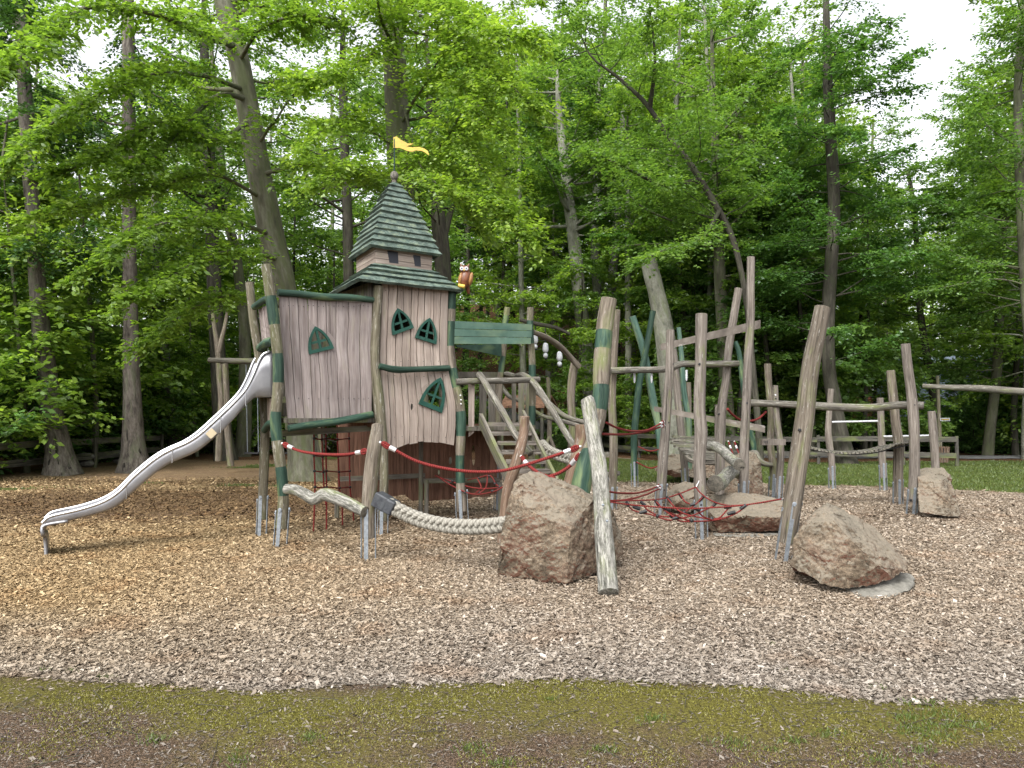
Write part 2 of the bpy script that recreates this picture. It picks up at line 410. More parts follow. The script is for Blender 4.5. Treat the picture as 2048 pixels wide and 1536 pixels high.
M['leaf_bright'] = leaf_mat('young_beech_leaves', (.10, .175, .030), (.185, .29, .046), (.29, .40, .062), .55)
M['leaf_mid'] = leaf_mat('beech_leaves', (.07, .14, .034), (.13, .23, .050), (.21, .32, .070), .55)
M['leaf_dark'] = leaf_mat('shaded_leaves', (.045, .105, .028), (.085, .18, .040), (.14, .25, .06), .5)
M['needle'] = leaf_mat('spruce_needles', (.03, .07, .022), (.05, .11, .03), (.08, .16, .04), .35)
M['shrub'] = leaf_mat('shrub_leaves', (.06, .135, .034), (.11, .215, .05), (.18, .30, .08), .45)
M['grassblade'] = leaf_mat('grass_blades', (.05, .075, .018), (.085, .12, .026), (.13, .17, .04), .35)
M['mossblade'] = leaf_mat('moss', (.06, .054, .012), (.14, .13, .022), (.24, .225, .042), .2)

def chip_mat():
    m, nt, out = newmat('wood_chips')
    a = attr(nt, 'rnd').outputs['Fac']
    geo = nt.nodes.new('ShaderNodeNewGeometry'); pos = geo.outputs['Position']
    c = ramp(nt, CHIP, a, 'LINEAR').outputs[0]
    c = chip_tint(nt, c, pos)
    princ(nt, out, c, .9, 0, None, .15); return m
CHIP = [(0, (.045, .032, .022)), (.14, (.11, .081, .058)), (.34, (.20, .158, .114)), (.62, (.28, .228, .174)), (.82, (.35, .295, .235)), (1, (.50, .44, .375))]
def chip_tint(nt, c, pos):
    """fresh golden chips on the left, rusty wet patches, grey old chips towards the moss and on the right"""
    sx = nt.nodes.new('ShaderNodeSeparateXYZ'); nt.links.new(pos, sx.inputs[0])
    n = noise(nt, mapping(nt, pos, (.5, .5, .5)), 1.0, 4, .6); n2 = noise(nt, mapping(nt, pos, (1.4, 1.4, 1.4)), 1.0, 4, .6)
    mr = nt.nodes.new('ShaderNodeMapRange'); mr.inputs[1].default_value = 7.6; mr.inputs[2].default_value = 4.8
    nt.links.new(mathn(nt, 'ADD', sx.outputs['Y'], mathn(nt, 'MULTIPLY', n, 1.6)), mr.inputs[0])
    mr2 = nt.nodes.new('ShaderNodeMapRange'); mr2.inputs[1].default_value = 0; mr2.inputs[2].default_value = -4
    nt.links.new(sx.outputs['X'], mr2.inputs[0])
    gray = mixc(nt, .62, c, (0.24, .235, .225), 'MIX'); hsv = nt.nodes.new('ShaderNodeHueSaturation'); hsv.inputs['Saturation'].default_value = .58; hsv.inputs['Value'].default_value = .78
    nt.links.new(c, hsv.inputs['Color'])
    c1 = mixc(nt, mathn(nt, 'MULTIPLY', mr.outputs[0], .85), c, hsv.outputs[0])
    warm = mixc(nt, 1.0, c1, (1.13, 1.0, .72), 'MULTIPLY')
    wf = mathn(nt, 'MULTIPLY', mr2.outputs[0], mathn(nt, 'SUBTRACT', 1.0, mr.outputs[0]))
    c2 = mixc(nt, wf, c1, warm)
    rusty = mixc(nt, 1.0, c2, (.85, .64, .48), 'MULTIPLY')
    rr = ramp(nt, [(.54, 0), (.66, 1)], n2)
    return mixc(nt, mathn(nt, 'MULTIPLY', rr.outputs[0], .38), c2, rusty)
M['chip'] = chip_mat()

def ground_mat():
    m, nt, out = newmat('play_ground')
    geo = nt.nodes.new('ShaderNodeNewGeometry'); pos = geo.outputs['Position']
    flat = mapping(nt, pos, (1, 1, 0))
    # chips
    vo = nt.nodes.new('ShaderNodeTexVoronoi'); vo.inputs['Scale'].default_value = 1.0; vo.inputs['Randomness'].default_value = 1
    nt.links.new(mapping(nt, flat, (26, 44, 1)), vo.inputs['Vector'])
    sep = nt.nodes.new('ShaderNodeSeparateColor'); nt.links.new(vo.outputs['Color'], sep.inputs[0])
    vo2 = nt.nodes.new('ShaderNodeTexVoronoi'); nt.links.new(mapping(nt, flat, (60, 38, 1)), vo2.inputs['Vector'])
    sep2 = nt.nodes.new('ShaderNodeSeparateColor'); nt.links.new(vo2.outputs['Color'], sep2.inputs[0])
    f = mathn(nt, 'ADD', mathn(nt, 'MULTIPLY', sep.outputs[0], .6), mathn(nt, 'MULTIPLY', sep2.outputs[0], .4))
    c = ramp(nt, CHIP, f).outputs[0]
    c = chip_tint(nt, c, pos)
    ne = noise(nt, mapping(nt, flat, (1.6, 1.6, 1)), 1.0, 6, .7)
    nf = noise(nt, mapping(nt, flat, (55, 55, 1)), 1.0, 3, .7)
    def mask(name, lo=.42, hi=.58, w=.5):
        a = attr(nt, name).outputs['Fac']
        s = mathn(nt, 'ADD', a, mathn(nt, 'MULTIPLY', mathn(nt, 'SUBTRACT', ne, .5), w))
        return ramp(nt, [(lo, 0), (hi, 1)], s).outputs[0]
    soil_shade = ramp(nt, [(.3, (.045, .028, .018)), (.5, (.11, .068, .045)), (.72, (.20, .135, .09))], nf).outputs[0]
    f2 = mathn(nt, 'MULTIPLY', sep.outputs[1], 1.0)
    soil_shade = mixc(nt, ramp(nt, [(.72, 0), (.76, .8)], f2).outputs[0], soil_shade, (.24, .165, .11))
    c = mixc(nt, mathn(nt, 'MULTIPLY', mask('m_soil_shade', .3, .75, .7), .88), c, soil_shade)  # brown damp ground, with shade painted into its left band
    litter = ramp(nt, [(.0, (.03, .017, .010)), (.4, (.075, .038, .02)), (.75, (.15, .078, .04)), (1, (.26, .16, .09))], sep2.outputs[1]).outputs[0]
    c = mixc(nt, mask('m_litter', .4, .6, .7), c, litter)
    gr = ramp(nt, [(.3, (.035, .044, .014)), (.5, (.072, .088, .024)), (.7, (.12, .14, .036))], nf).outputs[0]
    c = mixc(nt, mask('m_grass', .44, .56, .7), c, gr)
    # moss bank
    dirt = ramp(nt, [(.3, (.022, .015, .009)), (.5, (.058, .040, .025)), (.7, (.12, .085, .055))], nf).outputs[0]
    dirt = mixc(nt, ramp(nt, [(.8, 0), (.84, .8)], sep2.outputs[2]).outputs[0], dirt, (.20, .14, .10))
    mossc = ramp(nt, [(.32, (.035, .029, .011)), (.48, (.085, .075, .018)), (.68, (.15, .14, .034))], nf).outputs[0]
    bank = mixc(nt, mask('m_moss', .40, .60, .9), dirt, mossc)
    c = mixc(nt, mask('m_bank', .46, .54, .10), c, bank)
    h = mathn(nt, 'ADD', f, nf)
    princ(nt, out, c, .95, 0, bump(nt, h, .8, .02), .1); return m
M['ground'] = ground_mat()
def tile_mat():
    m, nt, out = newmat('red_roof_tiles'); tc = nt.nodes.new('ShaderNodeTexCoord')
    b = nt.nodes.new('ShaderNodeTexBrick'); b.inputs['Scale'].default_value = 3.2; b.inputs['Color1'].default_value = (.30, .10, .06, 1); b.inputs['Color2'].default_value = (.20, .075, .05, 1); b.inputs['Mortar'].default_value = (.06, .03, .025, 1)
    nt.links.new(attr(nt, 'gc').outputs['Vector'], b.inputs['Vector']); princ(nt, out, b.outputs[0], .8); return m
M['tiles'] = tile_mat()
# ------------------------------------------------------------------ ground sheet
def edge_y(x):
    return 4.66 + 0.06 * np.sin(x * 1.9 + .6) + 0.03 * np.sin(x * 5.3) - 0.11 * np.clip(x, 0, 4) * .9
def bank_mask(x, y): return 1 - sstep(-.05, .05, y - edge_y(x))
def moss_mask(x, y):
    base = .40 + .34 * np.exp(-((y - edge_y(x) + .28) / .34) ** 2) - .45 * sstep(1.0, 1.5, edge_y(x) - y)
    base = base - .30 * sstep(-1.6, -3.2, x) * sstep(.3, .8, edge_y(x) - y) + .12 * np.sin(x * 2.1) * np.sin(y * 3.3 + x)
    return base
def fence_y(x): return np.interp(x, [1.0, 5.2, 8, 16], [40, 27, 25.2, 24.2])
def grass_mask(x, y):
    fy = np.interp(x, [-3, 0, 1.5, 5, 9, 16], [30, 30, 30, 26, 25, 26])
    front = np.interp(x, [0.3, 1.2, 3.5, 6.0, 8, 10.5, 12, 16], [26, 19.0, 18.3, 18.0, 17.5, 16.0, 14.6, 13.2])
    g = sstep(-.5, .5, y - front) * (1 - .75 * sstep(0, 2.0, y - fy)) * sstep(0, 1, x)
    for (cx, cy, rx, ry) in ((-8.0, 24.2, 1.6, 1.1), (-6.1, 17.6, 1.1, .5), (-11.8, 17, 2.0, .5), (-8.6, 18.2, .6, .3), (-3, 20, 1.6, 1.0), (-5.6, 29, 3, 1.5), (-2.2, 13.2, .5, .2)):
        g = np.maximum(g, .8 * np.exp(-(((x - cx) / rx) ** 2 + ((y - cy) / ry) ** 2)))
    g = g - .30 * (np.sin(x * .9 + 1) * np.sin(y * 1.1 + x * .4) > .35) * sstep(19, 21, y)
    return g
def soil_shade_mask(x, y):
    s = 1.15 * np.exp(-(((x + 6.0) / 5.0) ** 2 + ((y - 14.2) / 2.7) ** 2) ** 1.6)  # left band: darker brown ground plus shade put into the colour
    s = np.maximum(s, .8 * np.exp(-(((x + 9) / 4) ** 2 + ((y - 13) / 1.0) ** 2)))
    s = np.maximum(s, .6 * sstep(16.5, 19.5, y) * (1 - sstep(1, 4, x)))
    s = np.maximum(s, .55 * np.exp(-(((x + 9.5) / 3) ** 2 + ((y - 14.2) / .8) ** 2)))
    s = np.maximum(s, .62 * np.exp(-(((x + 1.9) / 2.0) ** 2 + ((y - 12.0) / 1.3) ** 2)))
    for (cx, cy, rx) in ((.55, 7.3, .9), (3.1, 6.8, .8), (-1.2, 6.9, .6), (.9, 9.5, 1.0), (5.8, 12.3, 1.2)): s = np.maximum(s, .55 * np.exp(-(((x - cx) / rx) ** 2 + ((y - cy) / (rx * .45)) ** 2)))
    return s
def litter_mask(x, y):
    fy = np.where(x > 1, fence_y(np.maximum(x, 1)), 29)
    return np.maximum(sstep(-3, 0, y - fy) * .8, sstep(-13.0, -14.5, x) * sstep(10, 16, y))
def lin(a, b, s): return np.arange(a, b, s)
ys = np.r_[lin(-30, 0, 5), lin(0, 3.2, .4), lin(3.2, 6, .05), lin(6, 20, .18), lin(20, 70, .6), lin(70, 400, 20), [400, 700]]
xs = np.r_[[-700, -400, -250], lin(-200, -40, 20), lin(-40, -16, .8), lin(-16, -4, .22), lin(-4, 4, .12), lin(4, 18, .22), lin(18, 40, .8), lin(40, 200, 20), [200, 250, 400, 700]]
X, Y = np.meshgrid(xs, ys); Z = terr(X, Y)
me = bpy.data.meshes.new('ground'); nx, ny = len(xs), len(ys)
V = np.column_stack([X.ravel(), Y.ravel(), Z.ravel()])
ii, jj = np.meshgrid(np.arange(nx - 1), np.arange(ny - 1)); a0 = (jj * nx + ii).ravel()
Q = np.column_stack([a0, a0 + 1, a0 + 1 + nx, a0 + nx])
me.vertices.add(len(V)); me.vertices.foreach_set('co', V.astype(np.float32).ravel())
me.loops.add(Q.size); me.loops.foreach_set('vertex_index', Q.astype(np.int32).ravel())
me.polygons.add(len(Q)); me.polygons.foreach_set('loop_start', np.arange(0, Q.size, 4, dtype=np.int32))
for nm, fn in (('m_bank', bank_mask), ('m_moss', moss_mask), ('m_grass', grass_mask), ('m_soil_shade', soil_shade_mask), ('m_litter', litter_mask)):
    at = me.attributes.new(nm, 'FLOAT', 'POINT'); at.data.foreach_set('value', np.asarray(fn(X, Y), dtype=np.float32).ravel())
me.polygons.foreach_set('use_smooth', [True] * len(Q))
me.materials.append(M['ground']); me.update(); me.validate()
tag(link(me, 'ground'), kind='structure')

def ribbon(name, pts, w, z0=.02, mat='asphalt'):
    A = crspline(np.array([(x, y, 0) for x, y in pts], float), 60); T = np.gradient(A, axis=0); T /= np.linalg.norm(T, axis=1)[:, None]
    b = MB(); V = []
    for p, t in zip(A, T):
        n = np.array([-t[1], t[0], 0])
        for k in (-1, -.5, 0, .5, 1):
            q = p + n * w / 2 * k; V.append((q[0], q[1], th(q[0], q[1]) + z0 + .05 * (abs(k) < 1)))
    Fc = []
    for i in range(59):
        for k in range(4): a = i * 5 + k; Fc.append((a, a + 5, a + 6, a + 1))
    b.add(V, Fc); o = b.build(name, M[mat], smooth=True); tag(o, kind='structure'); return o
ribbon('path', [(-6, 46), (0, 41.5), (3, 38), (6.5, 31.5), (10, 29.6), (16.5, 29.3), (26, 27.2), (40, 24)], 1.7)
ribbon('road', [(-34, 47), (-24, 46.5), (-18, 45), (-14, 42.5), (-9, 41)], 2.2, .45)

# ------------------------------------------------------------------ scattered chips, twigs, moss, grass
def scatter(ymin, ymax, dens, cond, margin=1.3, seed=1):
    r = np.random.default_rng(seed)
    wmax = ymax * .68 + margin; n = int((ymax - ymin) * 2 * wmax * dens)
    x = r.uniform(-wmax, wmax, n); y = r.uniform(ymin, ymax, n)
    k = np.abs(x) < y * .68 + margin; x, y = x[k], y[k]
    k = cond(x, y, r); return x[k], y[k], r
def chips_geo(x, y, r, smin, smax, lift, tilt, asp=(.25, .6), thick=.12):
    n = len(x); z = terr(x, y) + r.uniform(0, lift, n)
    L = r.uniform(smin, smax, n) * (1 + (r.random(n) < .06) * .9); W = L * r.uniform(asp[0], asp[1], n); H = L * thick * r.uniform(.6, 1.4, n)
    a = r.uniform(0, 2 * np.pi, n); t1 = r.normal(0, tilt, n); t2 = r.normal(0, tilt, n)
    ax = np.column_stack([np.cos(a) * np.cos(t1), np.sin(a) * np.cos(t1), np.sin(t1)])
    ay = np.column_stack([-np.sin(a) * np.cos(t2), np.cos(a) * np.cos(t2), np.sin(t2)])
    az = np.cross(ax, ay); az /= np.linalg.norm(az, axis=1)[:, None]
    c = np.column_stack([x, y, z])
    sk = r.uniform(-.25, .25, n)[:, None]
    def pt(i, j, k): return c + ax * (L / 2 * i)[:, None] + ay * (W / 2 * j)[:, None] + az * (H / 2 * k)[:, None] + ax * (L[:, None] * sk * j[:, None])
    def pt_(i, j, k): return pt(np.full(n, i), np.full(n, j), np.full(n, k))
    e = .82
    top = [pt_(-e, -1, 1), pt_(e, -.9, 1), pt_(1, 1, 1), pt_(-1, .9, 1)]
    s1 = [pt_(-e, -1, -1), pt_(e, -.9, -1), pt_(e, -.9, 1), pt_(-e, -1, 1)]
    s2 = [pt_(1, 1, -1), pt_(-1, .9, -1), pt_(-1, .9, 1), pt_(1, 1, 1)]
    out = np.concatenate([np.stack(top, 1), np.stack(s1, 1), np.stack(s2, 1)], 0).reshape(-1, 3)
    rv = r.beta(2.0, 2.0, n); rnd = np.concatenate([rv, rv * .8, rv * .8]); return out, rnd
outs = []; rn = []
def inchips(x, y, r): return (y > edge_y(x) + r.normal(0, .06, len(x)))
x, y, r = scatter(4.3, 6.2, 6000, inchips, seed=3); o_, n_ = chips_geo(x, y, r, .011, .032, .02, .30); outs.append(o_); rn.append(n_)
x, y, r = scatter(6.2, 9.0, 3900, inchips, seed=4); o_, n_ = chips_geo(x, y, r, .013, .033, .02, .30); outs.append(o_); rn.append(n_)
x, y, r = scatter(9.0, 15, 1300, lambda x, y, r: r.random(len(x)) > soil_shade_mask(x, y) * 1.15, seed=5); o_, n_ = chips_geo(x, y, r, .020, .042, .02, .30); outs.append(o_); rn.append(n_)
x, y, r = scatter(15, 20, 260, lambda x, y, r: r.random(len(x)) > np.maximum(soil_shade_mask(x, y), grass_mask(x, y) * 1.3), seed=6); o_, n_ = chips_geo(x, y, r, .03, .06, .02, .30); outs.append(o_); rn.append(n_)
x, y, r = scatter(9.0, 19, 700, lambda x, y, r: r.random(len(x)) < soil_shade_mask(x, y) * .9, seed=25); o_, n_ = chips_geo(x, y, r, .025, .06, .02, .30); outs.append(o_); rn.append(n_ * .24)  # darker chips in the brown ground, part of the left band's painted shade
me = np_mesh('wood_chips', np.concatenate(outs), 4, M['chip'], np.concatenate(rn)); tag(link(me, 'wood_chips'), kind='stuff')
# loose chips lying on the moss bank
x, y, r = scatter(2.9, 4.8, 60, lambda x, y, r: (y < edge_y(x)) & (r.random(len(x)) < np.where(y < edge_y(x) - .5, .9, .45)), seed=8)
o_, n_ = chips_geo(x, y, r, .008, .032, .008, .2); n_ = .15 + .6 * n_
x2, y2, r2 = scatter(2.9, 4.85, 5200, lambda x, y, r: (y < edge_y(x) + .1) & (r.random(len(x)) > moss_mask(x, y) * .9), seed=18)
o2, n2 = chips_geo(x2, y2, r2, .004, .017, .008, .35, asp=(.12, .4)); n2 = n2 ** 1.6 * .75
me = np_mesh('loose_chips', np.concatenate([o_, o2]), 4, M['chip'], np.concatenate([n_, n2])); tag(link(me, 'loose_chips'), kind='stuff')
def blades(x, y, r, hmin, hmax, w, lean, zoff=0, cl=1.0):
    n = len(x); z = terr(x, y) + zoff; H = r.uniform(hmin, hmax, n); a = r.uniform(0, 2 * np.pi, n); l = r.uniform(0, lean, n) * H; b = r.uniform(0, 2 * np.pi, n)
    base = np.column_stack([x, y, z]); side = np.column_stack([np.cos(a), np.sin(a), 0 * a]) * (w * r.uniform(.6, 1.4, n))[:, None]
    mid = base + np.column_stack([np.cos(b) * l * .4, np.sin(b) * l * .4, H * .6]); tip = base + np.column_stack([np.cos(b) * l, np.sin(b) * l, H])
    return np.stack([base - side, base + side, mid + side * .6, tip], 1).reshape(-1, 3)
def mossc(x, y, r):
    nn = np.array([mnoise.noise(Vector((a * 1.6, b * 1.6, 0))) + .6 * mnoise.noise(Vector((a * 5, b * 5, 3))) for a, b in zip(x, y)])
    return (y < edge_y(x) + .02) & (moss_mask(x, y) + nn * .95 + r.normal(0, .13, len(x)) > .60)
x, y, r = scatter(2.9, 4.85, 14000, mossc, seed=9)
V1 = blades(x, y, r, .003, .010, .0028, 1.2)
tag(link(np_mesh('moss', V1, 4, M['mossblade'], r.random(len(x))), 'moss'), kind='stuff')
# bright grass tufts on the bank and the lawn behind
xs_, ys_ = [], []
r = np.random.default_rng(12)
tufts = [(1845, 1408, .16), (1880, 1432, .2), (1815, 1435, .13), (1770, 1523, .2), (1655, 1470, .1), (1590, 1483, .08), (945, 1500, .13), (310, 1482, .1), (1830, 1460, .2), (1860, 1470, .18), (1940, 1452, .16), (1885, 1452, .1), (1845, 1503, .1), (1465, 1490, .16), (90, 1343, .06), (145, 1345, .06), (212, 1357, .08), (1000, 1530, .1), (480, 1520, .12), (1540, 1290, .04), (775, 1150, .04), (1545, 1500, .05), (1570, 1345, .04), (620, 1475, .1), (1300, 1440, .12), (1205, 1500, .1), (1100, 1400, .06), (1760, 1380, .1)]
for (u, v, s) in tufts:
    g = G(u, v); n = int(110 * s / .13 * (1 if s > .06 else .6)); xs_.append(r.normal(g.x, s * .38, n)); ys_.append(r.normal(g.y, s * .26, n))
x = np.concatenate(xs_); y = np.concatenate(ys_)
V1 = blades(x, y, r, .010, .032, .0022, 1.0); rr1 = r.random(len(x)) * .7 + .3
x, y, r = scatter(13, 27, 420, lambda x, y, r: grass_mask(x, y) + r.normal(0, .12, len(x)) + .25 * np.sin(x * 1.3 + y) * np.sin(y * 2.1) > .62, seed=14)
V2 = blades(x, y, r, .02, .06, .010, .9)
tag(link(np_mesh('grass', np.concatenate([V1, V2]), 4, M['grassblade'], np.r_[rr1, r.random(len(x))]), 'grass'), kind='stuff')
# twigs
b = MB(); r = random.Random(5)
for i in range(90):
    yy = r.uniform(3.1, 4.9); xx = r.uniform(-1, 1) * (yy * .68); L = r.uniform(.04, .26) * (1 if r.random() < .75 else 1.6); a = r.uniform(0, 6.28)
    if yy > 4.5: L *= .5
    p = [Vector((xx, yy, th(xx, yy) + .008)), Vector((xx + math.cos(a) * L * .5 + r.uniform(-.01, .01), yy + math.sin(a) * L * .5 + r.uniform(-.012, .012), th(xx, yy) + .014)), Vector((xx + math.cos(a) * L, yy + math.sin(a) * L, th(xx, yy) + .008))]
    b.tube(p, [.0022, .002, .0012], 4, 4, cap=False)
tag(b.build('twigs', M['dark_bark']), kind='stuff')
# ================================================================== PLAYGROUND
def PL(pts, d):
    """pixel polyline (u,v,halfwidth_px[,d]) -> points, radii"""
    P3, rr = [], []
    for q in pts:
        dd = q[3] if len(q) > 3 else d
        P3.append(P(q[0], q[1], dd)); rr.append(q[2] * dd / F)
    return P3, rr
def anchors(root, p0, p1, r, n=3, up=.30, name='steel_anchor', w=.045):
    """flat steel bars bolted to the foot of a post: p0 = lower end of the wood, p1 = a point higher up the axis"""
    ax = (p1 - p0).normalized(); gz = th(p0.x, p0.y) - .04
    for k in range(n):
        off = [(-1, 0), (1, 0), (-.15, -1)][k] if n == 3 else [(-1, 0), (1, 0)][k]
        o = Vector((off[0], off[1], 0)).normalized() * (r + .006)
        top = p0 + ax * up * (1.0 if k else .85) + o; low = p0 + o - ax * max(.02, (p0.z - gz)) / max(.5, ax.z)
        b = MB(); n_ = Vector((off[0], off[1], 0)); b.bar(top, low, w if abs(off[1]) > .5 else .008, .008 if abs(off[1]) > .5 else w, up=(0, 1, 0))
        # rounded head and bolt
        b.tube([top - n_ * .006 - ax * .01, top + n_ * .010 - ax * .01], [w * .5, w * .5], 10, 2)
        b.tube([top + n_ * .004 - ax * .03, top + n_ * .018 - ax * .03], [.009, .008], 6, 2)
        b.build(name, M['steel'], root)
POST = {}
def post(label, pts, d, mat='post', bands=None, anch=3, group='climbing course posts', lump=.05, name='wooden_post', cat='post', parent=None, nseg=14, up=.3, topmat=None):
    P3, rr = PL(pts, d)
    if parent is None:
        g = P3[-1]; root = empty(name, (g.x, g.y, th(g.x, g.y)), label, cat, group)
    else: root = parent
    b = MB(); L = sum((P3[i + 1] - P3[i]).length for i in range(len(P3) - 1))
    bb = None
    if bands:
        v0, v1 = pts[0][1], pts[-1][1]; bb = [((a - v0) / (v1 - v0), (c - v0) / (v1 - v0)) for a, c in bands]
    b.tube(P3, rr, nseg, max(6, int(L / .035)), lump=lump, band=bb, mi=0)
    nm = 'shaft' if parent is None else name
    sh = b.build(nm, [M[mat], M['green']], root, smooth=True, autos=45)
    if anch: anchors(root if parent is None else sh, P3[-1], P3[-2], rr[-1], anch, up)
    POST[label] = (root, pts, d)
    return root
# ---------------------------------------------------------------- play tower
A_ = Vector((-2.83, 9.5)); C_ = Vector((-1.76, 10.5))
tower = empty('play_tower', (-1.9, 10.9, 0), 'crooked wooden castle tower with green shingle spire, yellow flag and plank walls', 'play tower')
post('', [(532, 530, 10), (541, 590, 11), (549, 650, 11), (556, 720, 11), (556, 780, 11), (551, 840, 11), (556, 895, 11), (563, 950, 11), (567, 1000, 11), (563, 1056, 12)], 9.5, 'post_green', [(594, 652), (712, 768), (823, 882), (935, 995)], parent=tower, name='corner_post', up=.24)
post('', [(499, 565, 8), (507, 640, 9), (518, 710, 9), (526, 780, 9), (530, 850, 9), (528, 930, 9.5), (524, 1038, 9)], 10.25, 'post_green', None, parent=tower, name='corner_post')
post('', [(757, 572, 10), (752, 650, 10), (750, 720, 9.5), (757, 800, 11), (763, 870, 11), (768, 940, 9), (766, 1041, 9)], 10.45, 'post_green', None, parent=tower, name='corner_post')
post('', [(904, 574, 9), (902, 640, 9), (900, 700, 9.5), (906, 750, 10), (915, 790, 10), (922, 830, 10), (921, 880, 10), (920, 940, 9), (924, 1022, 11)], 11.15, 'post', [(585, 617), (641, 690), (735, 775), (823, 872), (912, 968)], parent=tower, name='corner_post')
post('', [(1061, 615, 7), (1060, 660, 7), (1064, 720, 7), (1065, 780, 7), (1064, 850, 7), (1063, 930, 7), (1063, 990, 7)], 11.9, 'post_green', [(645, 688), (732, 765), (815, 850)], parent=tower, name='corner_post')
post('', [(1015, 615, 6), (1010, 650, 6), (1007, 700, 6), (1003, 735, 6), (998, 790, 7), (996, 850, 7), (996, 960, 7)], 13.0, 'post', [(633, 660), (713, 745)], parent=tower, name='corner_post')
# rails: green round beams
def beam(name, pts, d, mat, parent, lump=.06, n=12):
    b = MB(); P3, rr = PL(pts, d); b.tube(P3, rr, n, lump=lump, capmi=1); return b.build(name, [M[mat], M['endgrain' if mat != 'green' else 'green']], parent, smooth=True, autos=45)
beam('top_rail', [(556, 585, 7, 9.62), (600, 588, 7, 9.8), (650, 594, 7.5, 10.0), (700, 595, 7, 10.2), (746, 600, 6, 10.42)], 10, 'green', tower)
beam('bottom_rail', [(577, 857, 7, 9.62), (620, 850, 7, 9.8), (680, 842, 7.5, 10.05), (744, 829, 7, 10.35)], 10, 'green', tower)
beam('belt_rail', [(759, 732, 6, 10.38), (790, 739, 7, 10.5), (830, 739, 6, 10.7), (898, 736, 6, 11.05)], 10.7, 'green', tower)
beam('side_rail', [(509, 614, 7, 10.15), (525, 602, 7, 9.9), (544, 594, 7, 9.6)], 10, 'green', tower)
beam('side_rail', [(521, 696, 9, 10.1), (533, 686, 9.5, 9.85), (547, 682, 9, 9.6)], 10, 'green', tower)
beam('side_rail', [(529, 860, 7, 10.1), (538, 848, 7, 9.85), (549, 845, 7, 9.6)], 10, 'green', tower)

def ipl(tab, x): return float(np.interp(x, [a for a, _ in tab], [b for _, b in tab]))
def plank_panel(name, uL, uR, top, bot, dL, dR, n, mat, parent, vref, thick=.028, gap=.012, wob=.7, holes=None, dofs=0.0, horiz=False, seed=1):
    """uL,uR: tables (v,u) of the side edges; top,bot: tables (s,v)."""
    r = random.Random(seed); b = MB()
    pL = P(ipl(uL, vref), vref, dL); pR = P(ipl(uR, vref), vref, dR)
    al = (pR - pL); al.z = 0; al.normalize(); nrm = Vector((al.y, -al.x, 0))
    if nrm.y > 0: nrm = -nrm
    w = [r.uniform(.8, 1.2) for _ in range(n)]; c = np.cumsum([0] + w) / sum(w)
    nt_ = 12
    seams = []
    for i in range(n + 1): seams.append([r.uniform(-wob, wob) for _ in range(nt_ + 1)])
    for i in range(n):
        V = []; Gc = []; off = r.uniform(0, 90); dn = r.uniform(-.004, .006); tj = r.uniform(-1.5, 1.5) if not horiz else 0
        for k in range(nt_ + 1):
            t = k / nt_
            for side in (0, 1):
                s = c[i + side]
                v0 = ipl(top, s); v1 = ipl(bot, s)
                v = v0 + (v1 - v0) * t + (tj * (1 if k in (0, nt_) else 0))
                ua, ub = ipl(uL, v), ipl(uR, v)
                u = ua + (ub - ua) * s + seams[i + side][k] * (0 if (i + side) in (0, n) else 1)
                u += (gap * F / dL * .5) * (1 if side == 0 else -1)
                p = P(u, v, dL + (dR - dL) * s)
                for q in (0, 1):
                    V.append(p + nrm * (dofs + dn + (0 if q == 0 else -thick))); Gc.append((side * .12 + off, q * .03, t * (v1 - v0) / F * dL))
        Fc = []
        for k in range(nt_):
            a = k * 4; e = a + 4
            Fc += [(a, a + 2, e + 2, e), (a + 1, e + 1, e + 3, a + 3), (a, e, e + 1, a + 1), (a + 2, a + 3, e + 3, e + 2)]
        Fc += [(0, 1, 3, 2), (nt_ * 4, nt_ * 4 + 2, nt_ * 4 + 3, nt_ * 4 + 1)]
        b.add(V, Fc, 0, Gc)
    o = b.build(name, M[mat], parent)
    # outward normals
    bm = bmesh.new(); bm.from_mesh(o.data); bmesh.ops.recalc_face_normals(bm, faces=bm.faces); bm.to_mesh(o.data); bm.free()
    if holes: cut(o, holes)
    return o, nrm, al
def cut(o, prisms):
    b = MB()
    for V, Fc in prisms: b.add(V, Fc)
    me = bpy.data.meshes.new('tmp'); me.from_pydata(b.v, [], b.f); c = bpy.data.objects.new('tmp', me); COL.objects.link(c)
    bm = bmesh.new(); bm.from_mesh(me); bmesh.ops.recalc_face_normals(bm, faces=bm.faces); bm.to_mesh(me); bm.free()
    m = o.modifiers.new('b', 'BOOLEAN'); m.operation = 'DIFFERENCE'; m.object = c; m.solver = 'EXACT'; m.use_self = True
    if o.parent:
        # world-space meshes: evaluate without the parent transform
        par = o.parent; inv = o.matrix_parent_inverse.copy(); o.parent = None
    else: par = None
    bpy.context.view_layer.update()
    ev = o.evaluated_get(bpy.context.evaluated_depsgraph_get()); nm = bpy.data.meshes.new_from_object(ev)
    o.modifiers.clear(); old = o.data; name = old.name; o.data = nm; bpy.data.meshes.remove(old); nm.name = name
    if par: o.parent = par; o.matrix_parent_inverse = inv
    bpy.data.objects.remove(c); bpy.data.meshes.remove(me)
def arch(ap, bl, br, k=10):
    """closed outline of a crooked gothic window in pixels"""
    ap, bl, br = Vector(ap), Vector(bl), Vector(br); out = []
    cx = (ap + bl + br) / 3
    def bez(a, c, b): return [a * (1 - t) ** 2 + c * 2 * t * (1 - t) + b * t * t for t in np.linspace(0, 1, k)]
    m1 = (bl + ap) / 2; m1 = m1 + (m1 - cx).normalized() * (ap - bl).length * .22
    m2 = (br + ap) / 2; m2 = m2 + (m2 - cx).normalized() * (ap - br).length * .22
    out += bez(bl, m1, ap)[:-1] + bez(ap, m2, br)[:-1] + [br]
    return out
